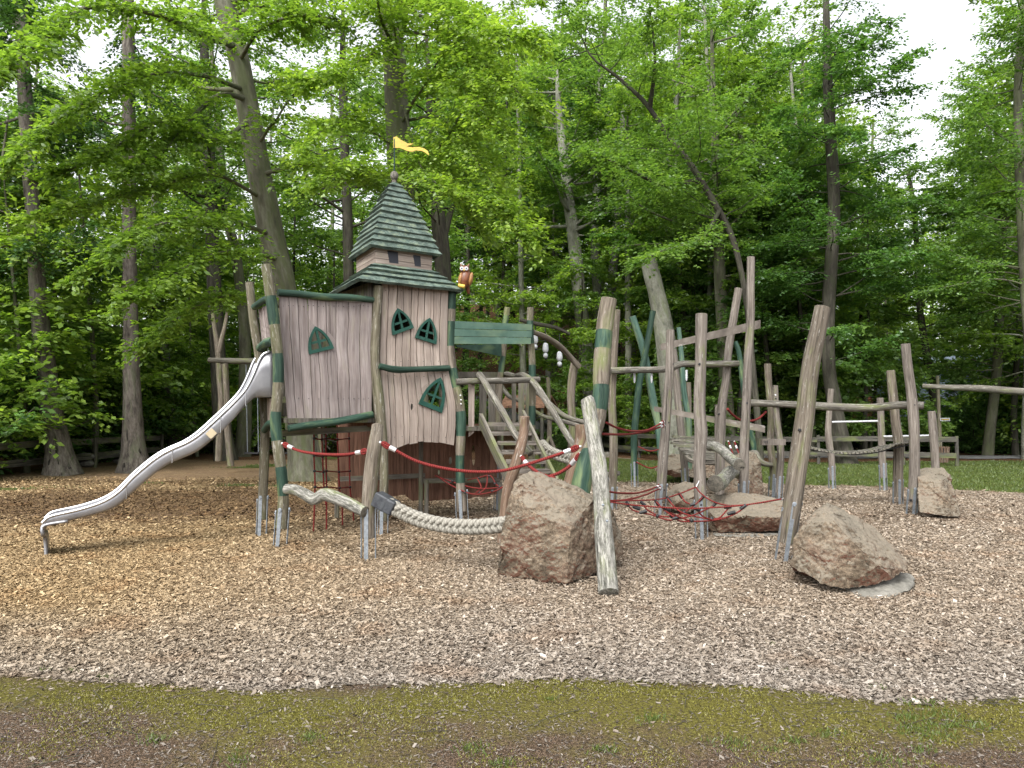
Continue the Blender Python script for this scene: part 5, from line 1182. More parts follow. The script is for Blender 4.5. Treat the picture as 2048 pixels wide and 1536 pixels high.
# screw heads along the plank walls
def screws(pts, par):
    for (u, v, d) in pts: b = MB(); p = P(u, v, d - .034); b.tube([p + Vector((0, .012, 0)), p], [.0055, .005], 6, 2); b.build('screw', M['black'], par)
rs_ = random.Random(3)
screws([(572 + i * 20 + s_ * 5 + rs_.uniform(-1, 1), v + rs_.uniform(-1, 1), dRoom(572 + i * 20)) for i in range(9) for s_ in (-1, 1) for v in (612, 797)], room)
screws([(772 + i * 15 + rs_.uniform(-1, 1), v + rs_.uniform(-1, 1), dU_(772 + i * 15)) for i in range(9) for v in (580, 722)], upper)
screws([(775 + i * 14.5 + rs_.uniform(-1, 1), v + rs_.uniform(-1, 1), dL_(775 + i * 14.5)) for i in range(9) for v in (752, 874)], lower)
# ================================================================== TREES
def leaf_cloud(limbs, r, twigs, leaves, size, tw_len=(.5, 1.45), flat=.55, droop=.15, t0=.25, asp=.58, fold=0):
    """limbs: list of (k,3) polylines. Twigs leave both sides of each limb in a nearly level plane, leaves sit on both sides of each twig."""
    B_, D_, L_ = [], [], []
    for P3 in limbs:
        P3 = np.asarray(P3, float); seg = np.linalg.norm(np.diff(P3, axis=0), axis=1); cum = np.r_[0, np.cumsum(seg)]; Lt = cum[-1]
        n = max(3, int(twigs * Lt)); s = (t0 + (1 - t0) * r.random(n)) * Lt
        pos = np.column_stack([np.interp(s, cum, P3[:, k]) for k in range(3)])
        d = np.column_stack([np.interp(np.minimum(s + .15, Lt), cum, P3[:, k]) - np.interp(np.maximum(s - .15, 0), cum, P3[:, k]) for k in range(3)]); d /= np.linalg.norm(d, axis=1)[:, None] + 1e-9
        a = np.where(r.random(n) < .5, 1, -1) * r.uniform(.5, 1.35, n); tip = s > .93 * Lt; a = np.where(tip, r.uniform(-.5, .5, n), a)
        ca, sa = np.cos(a), np.sin(a); dd = np.column_stack([d[:, 0] * ca - d[:, 1] * sa, d[:, 0] * sa + d[:, 1] * ca, d[:, 2] * .4 + r.normal(0, flat * .5, n) - droop * .4])
        dd /= np.linalg.norm(dd, axis=1)[:, None]; B_.append(pos); D_.append(dd); L_.append(r.uniform(*tw_len, n) * (1.15 - .6 * s / Lt))
    B = np.concatenate(B_); D = np.concatenate(D_); L = np.concatenate(L_); n = len(B)
    t = r.random((n, leaves)) ** .8; side = r.choice([-1, 1], (n, leaves))
    hz = np.cross(D, [0, 0, 1.0]); hz /= np.linalg.norm(hz, axis=1)[:, None] + 1e-9
    wid = (.10 + .30 * (1 - t)) * r.random((n, leaves)) * L[:, None]
    C = B[:, None] + D[:, None] * (t * L[:, None])[..., None] + hz[:, None] * (side * wid)[..., None]
    C[..., 2] -= droop * (t ** 2) * L[:, None]; C += r.normal(0, .035, C.shape)
    m = n * leaves; C = C.reshape(-1, 3); ax = (D[:, None] * .7 + hz[:, None] * side[..., None] * .8).reshape(-1, 3) + r.normal(0, .25, (m, 3))
    ax[:, 2] -= .2; ax /= np.linalg.norm(ax, axis=1)[:, None]
    nr = np.array([0, 0, 1.0]) + r.normal(0, .45, (m, 3)); sd = np.cross(nr, ax); sd /= np.linalg.norm(sd, axis=1)[:, None] + 1e-9
    S = size * r.uniform(.65, 1.3, m)[:, None]
    V = np.stack([C - ax * S * .5, C + sd * S * asp * .5 - ax * S * .03, C + ax * S * .55, C - sd * S * asp * .5 - ax * S * .03], 1).reshape(-1, 3)
    # tone: each twig has its own, each leaf a little more
    tone = np.clip(np.repeat(r.normal(.45, .20, n), leaves) + r.normal(0, .14, m), 0, 1)
    return V, tone
def limb_line(p, az, el, L, r, n=6, up=.0, wig=.12):
    pts = [np.array(p, float)]; d = np.array([math.cos(az) * math.cos(el), math.sin(az) * math.cos(el), math.sin(el)])
    for i in range(n):
        d = d + r.normal(0, wig, 3); d[2] += up; d /= np.linalg.norm(d); pts.append(pts[-1] + d * L / n)
    return pts
def trunk_mesh(b, pts, rad, limbs, nseg=12, lump=.06, flare=0.0, root_z=None):
    rad = list(rad); pts = [Vector(p) for p in pts]
    b.tube(pts, rad, nseg, max(10, int(sum((pts[i + 1] - pts[i]).length for i in range(len(pts) - 1)) / .35)), lump=lump, cap=True)
    for L, r0 in limbs: b.tube([tuple(q) for q in L], list(np.linspace(r0, r0 * .25, len(L))), 6, max(5, len(L) * 2), cap=False, lump=.05)
def flare_roots(b, c, r, n=7, seed=1):
    rr = random.Random(seed)
    for i in range(n):
        a = i * 6.283 / n + rr.uniform(-.3, .3); L = r * rr.uniform(1.4, 2.0); z = th(c[0], c[1])
        p0 = (c[0] + math.cos(a) * r * .42, c[1] + math.sin(a) * r * .42, z + r * rr.uniform(2.4, 3.2)); p1 = (c[0] + math.cos(a) * r * .72, c[1] + math.sin(a) * r * .72, z + r * .9); p2 = (c[0] + math.cos(a) * r * 1.15, c[1] + math.sin(a) * r * 1.15, z + r * .15); p3 = (c[0] + math.cos(a) * L, c[1] + math.sin(a) * L, z - .1)
        b.tube([p0, p1, p2, p3], [r * .30, r * .36, r * .26, r * .10], 8, 12, cap=False, lump=.12)
TREES = 'trees standing round the playground'
def tree(label, pts, d, bark, leaf, zlo, zhi, nl, lsize, reach=(2, 4.5), cat='tree', name='beech_tree', twigs=8, leaves=16, limbs_px=None, seed=0, flare=True, group=TREES, azr=None, up=.02, el=(-.05, .5), lump=.05, stub=False, density_w=None, drp=.15, tpow=1.0, grow=None):
    """pts: pixel trunk line from the foot upward; zlo..zhi: heights that carry random limbs"""
    r = np.random.default_rng(seed + 100)
    P3 = [P(u, v, d if len(q) < 1 else q[0]) for (u, v, hw, *q) in pts]; rad = [q[2] * d / F for q in pts]
    f = P3[0]; gz = th(f.x, f.y)
    if f.z > gz + .02: P3 = [Vector((f.x, f.y, gz - .1))] + P3; rad = [rad[0] * 1.05] + rad
    else: P3[0].z = min(f.z, gz - .05)
    top = P3[-1]
    if zhi > top.z + .5 and not stub:
        dv = (P3[-1] - P3[-2]).normalized(); e = top + Vector((dv.x * .5, dv.y, 1)) * (zhi - top.z); P3.append(e); rad.append(rad[-1] * .35)
    root = empty(name, (P3[0].x, P3[0].y, gz), label, cat, group)
    A = np.array([tuple(p) for p in P3]); limbs = []
    for i in range(nl):
        z = zlo + (zhi - zlo) * r.random() ** tpow; x = np.interp(z, A[:, 2], A[:, 0]); y = np.interp(z, A[:, 2], A[:, 1])
        az = r.uniform(*(azr or (0, 2 * math.pi))); k = (z - zlo) / max(.1, zhi - zlo)
        L = r.uniform(*reach) * (1 - .35 * k); limbs.append((limb_line((x, y, z), az, r.uniform(*el), L, r, 6, up), max(.018, rad[-2] * .28 * L / 3)))
    allL = [l for l, _ in limbs]
    if limbs_px:
        for lp in limbs_px:
            pts_ = [P(u, v, dd) for (u, v, dd, w) in lp]; C = crspline(np.array([tuple(p) for p in pts_]), len(pts_) * 3)
            limbs.append((C, lp[0][3] * lp[0][2] / F)); allL += [C] * 2
    b = MB(); trunk_mesh(b, P3, rad, limbs, 14, lump)
    if flare and seed == 6: flare_roots(b, P3[0], rad[0] * .62, seed=seed)
    b.build('trunk', M[bark], root, smooth=True)
    if allL and leaf:
        V, tone = leaf_cloud(allL, r, twigs * 1.7, leaves, lsize * 1.12, droop=drp)
        o = link(np_mesh('crown', V, 4, M[leaf], tone), 'crown', root); o.matrix_parent_inverse = Matrix.Translation(-Vector(root.location))
    return root
# ---- near and named trees
tree('rough barked spruce furthest left, its foot by the fence', [(124, 950, 40), (121, 925, 30), (117, 890, 24), (104, 830, 21), (90, 720, 18), (77, 600, 16), (68, 450, 14), (57, 300, 14), (45, 100, 12), (40, -40, 10)], 21, 'pine_bark', 'needle', 5.5, 14, 30, .10, (1.5, 3.5), name='spruce_tree', twigs=9, leaves=26, seed=1, el=(-.35, .15), drp=.5, lump=.1)
tree('rough barked pine with the bench at its foot, second from left', [(268, 942, 36), (267, 915, 26), (266, 880, 21), (265, 820, 18), (262, 700, 15), (259, 500, 13), (258, 300, 13), (256, 0, 11), (256, -60, 10)], 22, 'pine_bark', 'needle', 9, 15, 10, .10, (1.5, 3), name='pine_tree', twigs=8, leaves=20, seed=2, el=(-.3, .2), drp=.4, lump=.1)
tree('slim smooth beech left of the swing frame', [(347, 885, 11), (340, 800, 9), (328, 680, 8), (316, 560, 7), (308, 400, 6), (300, 250, 5)], 30, 'beech_pale', 'leaf_mid', 6, 15, 16, .12, (2, 4), seed=3, flare=False)
tree('dark beech trunk directly behind the left swing post', [(452, 918, 24), (445, 860, 18), (435, 700, 15), (428, 560, 14), (420, 350, 12), (410, 150, 10)], 27.5, 'dark_bark', 'leaf_mid', 6, 17, 22, .12, (2.5, 5), seed=4)
tree('greyish beech trunk between the swing posts', [(486, 900, 16), (490, 800, 13), (488, 640, 11), (470, 500, 10), (450, 400, 9)], 30, 'beech', 'leaf_mid', 8, 17, 16, .12, (2, 4), seed=5)
tree('big leaning beech rising behind the left corner of the tower', [(614, 962, 46), (608, 920, 32), (600, 860, 28), (585, 700, 27), (566, 580, 27), (545, 480, 26), (518, 340, 24), (500, 240, 23), (478, 120, 21), (455, 30, 21), (436, -60, 18)], 19, 'beech', 'leaf_bright', 7.5, 13.5, 12, .10, (2, 4.5), twigs=10, leaves=18, seed=6,
     limbs_px=[[(470, 90, 19, 7), (430, 80, 17.5, 6), (390, 62, 16.5, 6), (330, 35, 15.5, 6), (250, 14, 14.8, 5), (165, 18, 14, 5), (110, 65, 13.4, 4.5), (60, 100, 12.8, 4), (0, 155, 12, 3)],
               [(500, 200, 19, 6), (440, 190, 18, 5), (380, 240, 17, 4), (330, 300, 16, 3), (250, 350, 15, 2)], [(560, 520, 19, 5), (480, 500, 17, 4), (400, 520, 16, 3), (330, 560, 15, 3), (260, 600, 14, 2)],
               [(575, 620, 19, 4), (500, 590, 17.5, 3), (420, 600, 16.5, 2.5), (350, 640, 16, 2), (290, 690, 15.6, 1.2)], [(490, 180, 19, 5), (400, 150, 17, 4), (300, 150, 16, 3), (200, 190, 15, 2.5), (100, 250, 14.5, 2), (20, 330, 14, 1.2)],
               [(530, 400, 19, 4), (430, 350, 17.5, 3), (320, 370, 16.5, 2.5), (200, 400, 15.5, 2), (90, 430, 15, 1.2)], [(480, 120, 19, 5), (520, 60, 17, 4), (600, 30, 16, 3), (680, 40, 15.5, 2)], [(500, 240, 19, 5), (430, 280, 17, 4), (330, 240, 16, 3), (220, 300, 15.5, 2), (120, 350, 15, 1.2)],
               [(545, 470, 19, 5), (450, 440, 17, 4), (350, 440, 15.5, 3), (250, 480, 14.5, 3), (180, 540, 14, 2)], [(520, 350, 19, 5), (600, 330, 18, 4), (680, 330, 17, 3), (730, 360, 16.5, 2)]])
tree('tall straight beech standing behind the spire with a forked top', [(838, 940, 44), (830, 860, 33), (818, 650, 29), (806, 450, 27), (799, 330, 25), (793, 200, 24), (788, 110, 23), (772, 40, 16), (765, -60, 14)], 17, 'beech', 'leaf_bright', 7, 12, 14, .085, (1.8, 4), twigs=12, leaves=20, seed=7, azr=(-2.4, .6),
     limbs_px=[[(790, 115, 17, 12), (800, 60, 16.9, 10), (806, 10, 16.8, 9), (812, -60, 16.6, 8)], [(815, 170, 17, 3), (870, 150, 16, 3), (920, 170, 15.2, 2.5), (960, 215, 14.6, 2), (1000, 270, 14.2, 1.5)], [(810, 20, 17, 4), (880, 50, 15.6, 3), (940, 110, 14.8, 2.5), (1010, 160, 14.2, 2), (1080, 230, 13.8, 1.5)],
               [(812, 330, 17, 3), (760, 350, 15.6, 2), (700, 330, 15, 2), (640, 370, 14.6, 1.5)], [(818, 240, 17, 3), (880, 235, 16, 2.5), (930, 290, 15.2, 2), (980, 360, 14.8, 2), (1020, 430, 14.5, 1.2), (1050, 480, 14.3, 1)], [(800, 300, 17, 3), (720, 250, 16, 2.5), (660, 250, 15, 2), (620, 290, 14.5, 1.5)], [(800, 90, 17, 3), (740, 110, 15.6, 2.5), (670, 150, 15, 2), (600, 160, 14.5, 1.5)], [(820, 320, 17, 3), (880, 330, 16.5, 2), (930, 390, 16, 1.5), (960, 450, 15.8, 1)],
               [(810, 0, 17, 4), (900, 10, 15, 3), (980, 60, 14, 2), (1060, 80, 13.5, 1.5)], [(805, 200, 17, 3), (840, 330, 15.5, 2.5), (900, 380, 15, 2), (960, 390, 14.6, 2), (1010, 420, 14.4, 1)]])
tree('dark beech trunk glimpsed left of the spire', [(706, 900, 14), (702, 700, 11), (698, 560, 11), (694, 420, 10), (688, 260, 9), (686, 150, 8)], 25, 'dark_bark', 'leaf_mid', 6.5, 15, 26, .11, (2, 4.5), seed=8, flare=False)
tree('many stemmed dark beech right of the spire', [(896, 860, 17), (890, 640, 16), (885, 520, 16), (876, 430, 15), (868, 350, 9), (860, 250, 7)], 23, 'dark_bark', 'leaf_mid', 6.5, 14, 26, .105, (2, 4.5), seed=9, flare=False, limbs_px=[[(886, 480, 23, 8), (905, 410, 23, 6), (930, 350, 22.5, 4), (945, 280, 22, 3)]])
tree('smooth grey beech in the middle, first right of the owl', [(1185, 812, 18), (1172, 700, 15), (1160, 600, 14), (1148, 480, 13), (1135, 380, 11), (1120, 250, 8)], 34, 'beech_pale', 'leaf_mid', 9.5, 17, 30, .13, (2.5, 5.5), seed=10)
tree('second smooth grey beech close behind the first middle one', [(1214, 800, 11), (1202, 690, 10), (1196, 600, 9), (1190, 500, 9), (1195, 350, 8)], 36, 'beech_pale', 'leaf_mid', 11, 18, 18, .13, (2.5, 5), seed=11)
tree('grey beech curving right above the thick banded post', [(1218, 790, 11), (1220, 650, 10), (1226, 540, 9), (1234, 440, 8.5), (1242, 330, 7)], 37, 'beech_pale', 'leaf_mid', 11, 18, 18, .13, (2.5, 5), seed=12)
tree('slim almost white forked tree above the crossing green poles', [(1257, 800, 7.5), (1257, 700, 7), (1256, 600, 6.5), (1256, 500, 6), (1254, 400, 5.5), (1255, 300, 4)], 33, 'beech_pale', 'leaf_bright', 10, 15, 12, .12, (2, 3.5), seed=13, flare=False, limbs_px=[[(1262, 530, 33, 3.5), (1275, 470, 33, 3), (1292, 420, 32.6, 2), (1310, 380, 32, 1.5)]])
tree('broken off beech trunk with a splintered flat top', [(1350, 850, 26), (1340, 760, 22), (1328, 660, 20), (1314, 590, 17), (1300, 535, 17), (1296, 518, 16)], 27, 'beech_pale', None, 5, 6, 0, .1, seed=14, stub=True, name='broken_trunk')
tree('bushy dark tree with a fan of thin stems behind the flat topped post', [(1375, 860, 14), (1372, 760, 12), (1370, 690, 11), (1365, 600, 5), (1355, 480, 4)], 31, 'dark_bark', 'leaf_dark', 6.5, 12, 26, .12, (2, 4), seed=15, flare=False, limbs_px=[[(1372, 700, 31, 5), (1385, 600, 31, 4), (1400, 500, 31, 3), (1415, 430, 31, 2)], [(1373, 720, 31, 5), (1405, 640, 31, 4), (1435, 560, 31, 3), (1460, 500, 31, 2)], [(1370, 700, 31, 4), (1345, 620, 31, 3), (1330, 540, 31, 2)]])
tree('grey beech trunk behind the leaning slanted cut post', [(1456, 900, 17), (1452, 800, 14), (1446, 680, 12), (1440, 560, 12), (1436, 430, 10), (1430, 300, 8)], 28, 'beech', 'leaf_mid', 6.5, 16, 34, .115, (2.5, 5), seed=16)
tree('strongly leaning beech whose trunk crosses the picture to the upper left', [(1520, 900, 7), (1508, 760, 6), (1492, 600, 5.5), (1466, 480, 6), (1425, 400, 6.5), (1375, 320, 6), (1335, 270, 5), (1290, 205, 4.5), (1230, 150, 3), (1180, 110, 2)], 24, 'dark_bark', 'leaf_mid', 6.0, 14, 30, .10, (2, 4.5), seed=17, flare=False, twigs=9, limbs_px=[[(1400, 360, 24, 6), (1330, 370, 22.5, 5), (1260, 340, 21.5, 4), (1180, 300, 21, 2)], [(1300, 215, 24, 5), (1310, 120, 23, 4), (1300, 20, 22.5, 3)], [(1440, 420, 24, 5), (1400, 480, 22.5, 4), (1330, 500, 21.5, 3), (1270, 530, 21, 2)]])
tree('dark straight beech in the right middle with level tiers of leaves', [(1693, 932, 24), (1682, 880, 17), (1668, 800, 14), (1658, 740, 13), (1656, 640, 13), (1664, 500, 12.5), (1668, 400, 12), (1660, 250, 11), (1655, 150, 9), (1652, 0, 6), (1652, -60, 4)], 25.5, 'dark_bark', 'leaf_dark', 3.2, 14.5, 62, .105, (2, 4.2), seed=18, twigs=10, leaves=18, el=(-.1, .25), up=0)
tree('thin dark tree leaning left beyond the right boulder', [(1874, 830, 9), (1862, 760, 8), (1850, 690, 7), (1838, 600, 6), (1834, 500, 5.5), (1826, 400, 4.5), (1815, 340, 3)], 31, 'dark_bark', 'leaf_mid', 5, 11.5, 30, .12, (2, 4), seed=19, flare=False)
tree('airy beech at the right edge reaching over the white sky gap', [(2075, 900, 14), (2062, 700, 12), (2048, 520, 10), (2040, 350, 9), (2036, 200, 8), (2040, 60, 6), (2045, -60, 4)], 24, 'beech', 'leaf_mid', 5.0, 14.5, 44, .10, (1.8, 4.0), seed=20, flare=False, leaves=16, twigs=11)

# ---- repeated trees: a few models built once, then copied with trunk and crown
def proto(kind, leaf, bark, H, zlo, nl, reach, lsize, seed, twigs=7, leaves=15, el=(-.1, .45), r0=.17):
    r = np.random.default_rng(seed); b = MB(); lean = r.normal(0, .05, 2)
    pts = [(0, 0, -.6)] + [(lean[0] * z + .12 * math.sin(z * .5 + seed), lean[1] * z, z) for z in np.linspace(1, H, 8)]; rad = [r0 * 1.25] + list(np.linspace(r0, r0 * .3, 8))
    A = np.array(pts); limbs = []
    for i in range(nl):
        z = zlo + (H - zlo) * r.random(); k = (z - zlo) / (H - zlo); L = r.uniform(*reach) * (1 - .4 * k)
        limbs.append((limb_line((np.interp(z, A[:, 2], A[:, 0]), np.interp(z, A[:, 2], A[:, 1]), z), r.uniform(0, 6.283), r.uniform(*el), L, r, 6, .01), r0 * .16 * L / 3))
    trunk_mesh(b, pts, rad, limbs, 9, .05); tr = b.build('trunk', M[bark], None, smooth=True); me = tr.data
    off = tr.location.copy(); me.transform(Matrix.Translation(off)); bpy.data.objects.remove(tr)
    V, tone = leaf_cloud([l for l, _ in limbs], r, twigs * 1.5, leaves, lsize * 1.2); cm = np_mesh('crown', V, 4, M[leaf], tone)
    return (me, cm, kind)
PR = {
 'tall1': proto('beech_tree', 'leaf_mid', 'beech', 19, 3.2, 54, (2.5, 5), .125, 201, r0=.22),
 'tall2': proto('beech_tree', 'leaf_mid', 'dark_bark', 18, 3.5, 54, (2.5, 5), .125, 202, r0=.20),
 'tall3': proto('beech_tree', 'leaf_bright', 'beech_pale', 18, 3.0, 54, (2.2, 4.5), .125, 203, r0=.17),
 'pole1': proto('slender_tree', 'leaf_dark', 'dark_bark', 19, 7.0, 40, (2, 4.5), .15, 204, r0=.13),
 'low1': proto('young_beech', 'leaf_bright', 'beech', 6.5, .8, 34, (1.2, 2.6), .11, 205, r0=.06, el=(-.1, .3)),
 'low2': proto('young_beech', 'leaf_mid', 'dark_bark', 8.5, 1.2, 40, (1.4, 3.2), .12, 206, r0=.08, el=(-.1, .3)),
}
first = {}
def put(kind, x, y, label, group, rot=0, sc=1.0):
    tm, cm, nm = PR[kind]; z = th(x, y)
    if kind not in first:
        root = empty(nm, (x, y, z), label, 'tree', group); a = link(tm, 'trunk', root); c = link(cm, 'crown', root); first[kind] = (root, a, c)
    else:
        r0_, a0_, c0_ = first[kind]; root = r0_.copy(); COL.objects.link(root); root.location = (x, y, z); root['label'] = label; root['group'] = group
        for k in (a0_, c0_): q = k.copy(); COL.objects.link(q); q.parent = root
    root.rotation_euler = (0, 0, rot); root.scale = (sc, sc, sc * 1.0)
    return root
rg = random.Random(11)
def uy(u, y): return (u - 1024) / F * y
GF = 'forest trees behind the playground'; LF = 'slender beech in the forest behind the playground, one of many alike'
def far(u, y, kind, sc=1.0): put(kind, uy(u, y), y, LF, GF, rg.uniform(0, 6.28), sc)
# left wood beyond the fence
for i, (u, y, k, s) in enumerate([(-60, 26, 'tall1', 1), (30, 33, 'tall3', 1), (300, 37, 'tall2', 1), (380, 42, 'tall3', 1.1), (330, 55, 'tall3', 1.2), (520, 40, 'tall3', 1.0), (660, 46, 'tall3', 1.1), (740, 38, 'tall2', 1.0), (120, 62, 'tall3', 1.3), (480, 66, 'tall3', 1.3), (800, 50, 'tall3', 1.1), ]): far(u, y, k, s)
# centre hill
for i, (u, y, k, s) in enumerate([(930, 40, 'tall2', 1), (960, 48, 'pole1', 1), (1000, 43, 'pole1', 1), (1030, 52, 'tall2', 1.05), (1060, 46, 'pole1', 1), (1090, 56, 'tall1', 1.1), (1120, 49, 'pole1', .95), (1145, 60, 'tall2', 1.1), (975, 58, 'pole1', 1.1), (1010, 64, 'tall1', 1.2), (1170, 54, 'pole1', 1), (1240, 50, 'tall2', 1), (1285, 56, 'pole1', 1.1), (1300, 44, 'tall1', 1), (1390, 46, 'tall2', 1.05), (1420, 52, 'pole1', 1.1), (1480, 42, 'tall1', 1.05), (1530, 50, 'tall2', 1.1), (1580, 44, 'tall1', 1), (910, 52, 'pole1', 1.1), (880, 44, 'pole1', 1.0), (1205, 62, 'tall3', 1.2), (1340, 62, 'tall1', 1.2), (1460, 62, 'tall3', 1.2), (870, 64, 'tall3', 1.2), (1560, 38, 'tall1', .95), (945, 66, 'tall3', 1.2), (1070, 68, 'tall3', 1.3), (1110, 40, 'pole1', .9), (1040, 60, 'pole1', 1.1)]): far(u, y, k, s)
# right, lower so that the sky gap stays open
for i, (u, y, k, s) in enumerate([(1610, 34, 'tall1', 1.0), (1340, 33, 'tall3', 1.05), (1430, 31, 'tall3', 1.0), (1050, 34, 'tall3', 1.0), (1545, 33, 'tall1', 1.1), (1620, 31, 'tall3', .95), (1100, 45, 'tall3', 1.3), (1000, 50, 'tall3', 1.3), (1180, 44, 'tall1', 1.25), (1970, 30, 'tall1', .9), (2050, 28, 'tall3', .9), (1380, 36, 'tall3', 1.0), (1460, 34, 'tall3', 1.0), (1320, 42, 'tall3', 1.15), (1400, 58, 'tall3', 1.35), (1270, 40, 'tall3', 1.1), (1520, 45, 'tall3', 1.2), (1720, 34, 'tall2', .62), (1770, 47, 'tall1', .75), (1850, 50, 'tall1', .75), (1900, 47, 'tall3', .72), (1995, 43, 'tall1', .95), (1990, 48, 'tall2', 1.1), (1950, 46, 'tall3', 1.0), (2010, 40, 'tall1', 1.0), (1655, 46, 'tall3', 1.15), (1700, 60, 'tall1', 1.2), (1560, 60, 'tall3', 1.3), (2060, 34, 'tall3', .85), (2100, 44, 'tall1', 1.1), (1690, 52, 'tall1', .95), (1740, 58, 'tall3', .8), (1930, 58, 'tall1', .95), (2040, 60, 'tall3', 1.2), (2130, 30, 'tall2', .9)]): far(u, y, k, s)
# young beeches in the middle ground
GY = 'young beeches and saplings'; LY = 'leafy young beech sapling between the bigger trunks'
for (u, y, k, s) in [(40, 24, 'low1', 1.2), (-40, 22, 'low2', 1.1), (170, 27, 'low1', 1.3), (220, 33, 'low2', 1.1), (330, 33, 'low1', 1.3), (390, 36, 'low2', 1.1), (100, 31, 'low2', 1.2), (-10, 32, 'low1', 1.4), (290, 29, 'low2', .95), (530, 38, 'low1', 1.3), (660, 34, 'low2', 1.1), (760, 33, 'low1', 1.1), (1120, 36, 'low1', 1.35), (1150, 33, 'low2', .95), (1240, 35, 'low1', 1.0), (1330, 36, 'low2', 1.0), (1420, 33, 'low2', 1.1), (1500, 31, 'low2', 1.1), (1560, 31, 'low1', 1.2), (1600, 30, 'low2', 1.1), (1730, 31, 'low2', 1.0), (1735, 33, 'low1', 1.2), (1990, 38, 'low2', 1.2), (2060, 31, 'low1', 1.2), (60, 21.5, 'low1', 1.25), (190, 25, 'low1', 1.5), (-60, 20, 'low1', 1.5), (120, 26, 'low2', 1.35), (310, 34, 'low1', 1.6), (240, 29, 'low1', 1.5), (400, 30, 'low1', 1.1),
   (0, 27, 'low2', 1.4), (350, 40, 'low1', 1.8), (460, 40, 'low1', 1.7), (520, 46, 'low1', 1.9), (570, 34, 'low2', 1.4), (700, 40, 'low1', 1.6), (640, 42, 'low1', 1.6), (780, 44, 'low1', 1.6), (860, 38, 'low2', 1.2), (1480, 29, 'low2', 1.2), (1540, 29, 'low2', 1.35), (1620, 28.5, 'low2', 1.3), (1730, 29.5, 'low2', 1.1), (2030, 30, 'low2', 1.45), (1790, 40, 'low1', 1.7), (2075, 33, 'low2', 1.3), (1330, 39, 'low1', 1.6), (1400, 41, 'low1', 1.7), (1470, 38, 'low1', 1.6), (1530, 41, 'low1', 1.7), (1600, 38, 'low1', 1.6), (1680, 40, 'low1', 1.7), (1750, 42, 'low1', 1.6), (1230, 31, 'low1', .95), (1340, 31, 'low2', .9), (900, 33, 'low2', .85)]:
    put(k, uy(u, y), y, LY, GY, rg.uniform(0, 6.28), s)
# ---- shrubs
def shrub_proto(seed, R_, H, n, size, leaf):
    r = np.random.default_rng(seed); limbs = [limb_line((0, 0, 0), r.uniform(0, 6.283), r.uniform(.35, 1.3), R_ * r.uniform(.8, 1.3), r, 5, .03) for _ in range(n)]
    for l in limbs:
        for q in l: q[2] = min(q[2], H)
    b = MB()
    for l in limbs: b.tube([tuple(q) for q in l], list(np.linspace(.02, .006, len(l))), 4, 6, cap=False)
    st_ = b.build('stem', M['dark_bark'], None); st_.data.transform(Matrix.Translation(st_.location)); sm = st_.data; bpy.data.objects.remove(st_)
    V, tone = leaf_cloud(limbs, r, 9, 14, size, tw_len=(.3, .9), t0=.1, flat=.7); return sm, np_mesh('foliage', V, 4, M[leaf], tone)
SH = [shrub_proto(301, 1.9, 1.9, 34, .12, 'shrub'), shrub_proto(302, 1.5, 1.2, 26, .12, 'shrub'), shrub_proto(303, 1.4, 1.1, 26, .10, 'leaf_bright')]
fs = {}
def shrub(k, x, y, s, label, group, lift=0):
    z = th(x, y) + lift
    if k not in fs:
        root = empty('shrub', (x, y, z), label, 'shrub', group); fs[k] = (root, link(SH[k][0], 'stem', root), link(SH[k][1], 'foliage', root))
    else:
        root = fs[k][0].copy(); COL.objects.link(root); root.location = (x, y, z); root['label'] = label; root['group'] = group
        for q in fs[k][1:]: c = q.copy(); COL.objects.link(c); c.parent = root
    root.rotation_euler = (0, 0, rg.uniform(0, 6.28)); root.scale = (s, s, s)
L1, G1 = 'low green bush on the bank behind the dark left fence', 'bushes behind the left fence'
for i in range(52):
    y = rg.uniform(18, 40); x = -14.2 - rg.uniform(0, 9) if y < 30 else rg.uniform(-20, -9.5)
    shrub(rg.choice([2, 2, 0, 2]), x, y, rg.uniform(.9, 1.7), L1, G1)
L2, G2 = 'green bush at the foot of the wooded hill', 'bushes at the foot of the hill'
for i in range(48):
    u = rg.choice([rg.uniform(540, 1000), rg.uniform(1140, 1640)]); y = rg.uniform(33, 41) if u < 1300 else rg.uniform(31, 38)
    shrub(rg.choice([1, 2, 0]), uy(u, y), y, rg.uniform(.6, 1.0) * (1 if u < 1300 else 1.2), L2, G2)
L3, G3 = 'dense tall bush behind the path at the right', 'tall bushes behind the path at the right'
for (u, y, s) in [(1760, 34.5, .8), (1800, 36, 1.0), (1850, 34, .85), (1895, 33.2, .85), (1940, 33, 1.0), (1990, 32.6, 1.3), (2045, 32.2, 1.4), (2100, 32, 1.45), (1870, 34.6, .95), (1915, 34.6, .95), (1965, 35, 1.3), (2015, 35, 1.8), (2070, 34.5, 2.0), (2130, 33.5, 1.9), (1825, 37, 1.0), (2000, 38, 2.1), (2060, 38, 2.4), (1700, 37, .9), (1660, 33, .8), (1590, 32, 1.0), (1540, 31.5, .9), (2160, 31.5, 1.6)]:
    shrub(0 if s > .95 else 1, uy(u, y), y, s, L3, G3)
tag(fs[0][0]); 

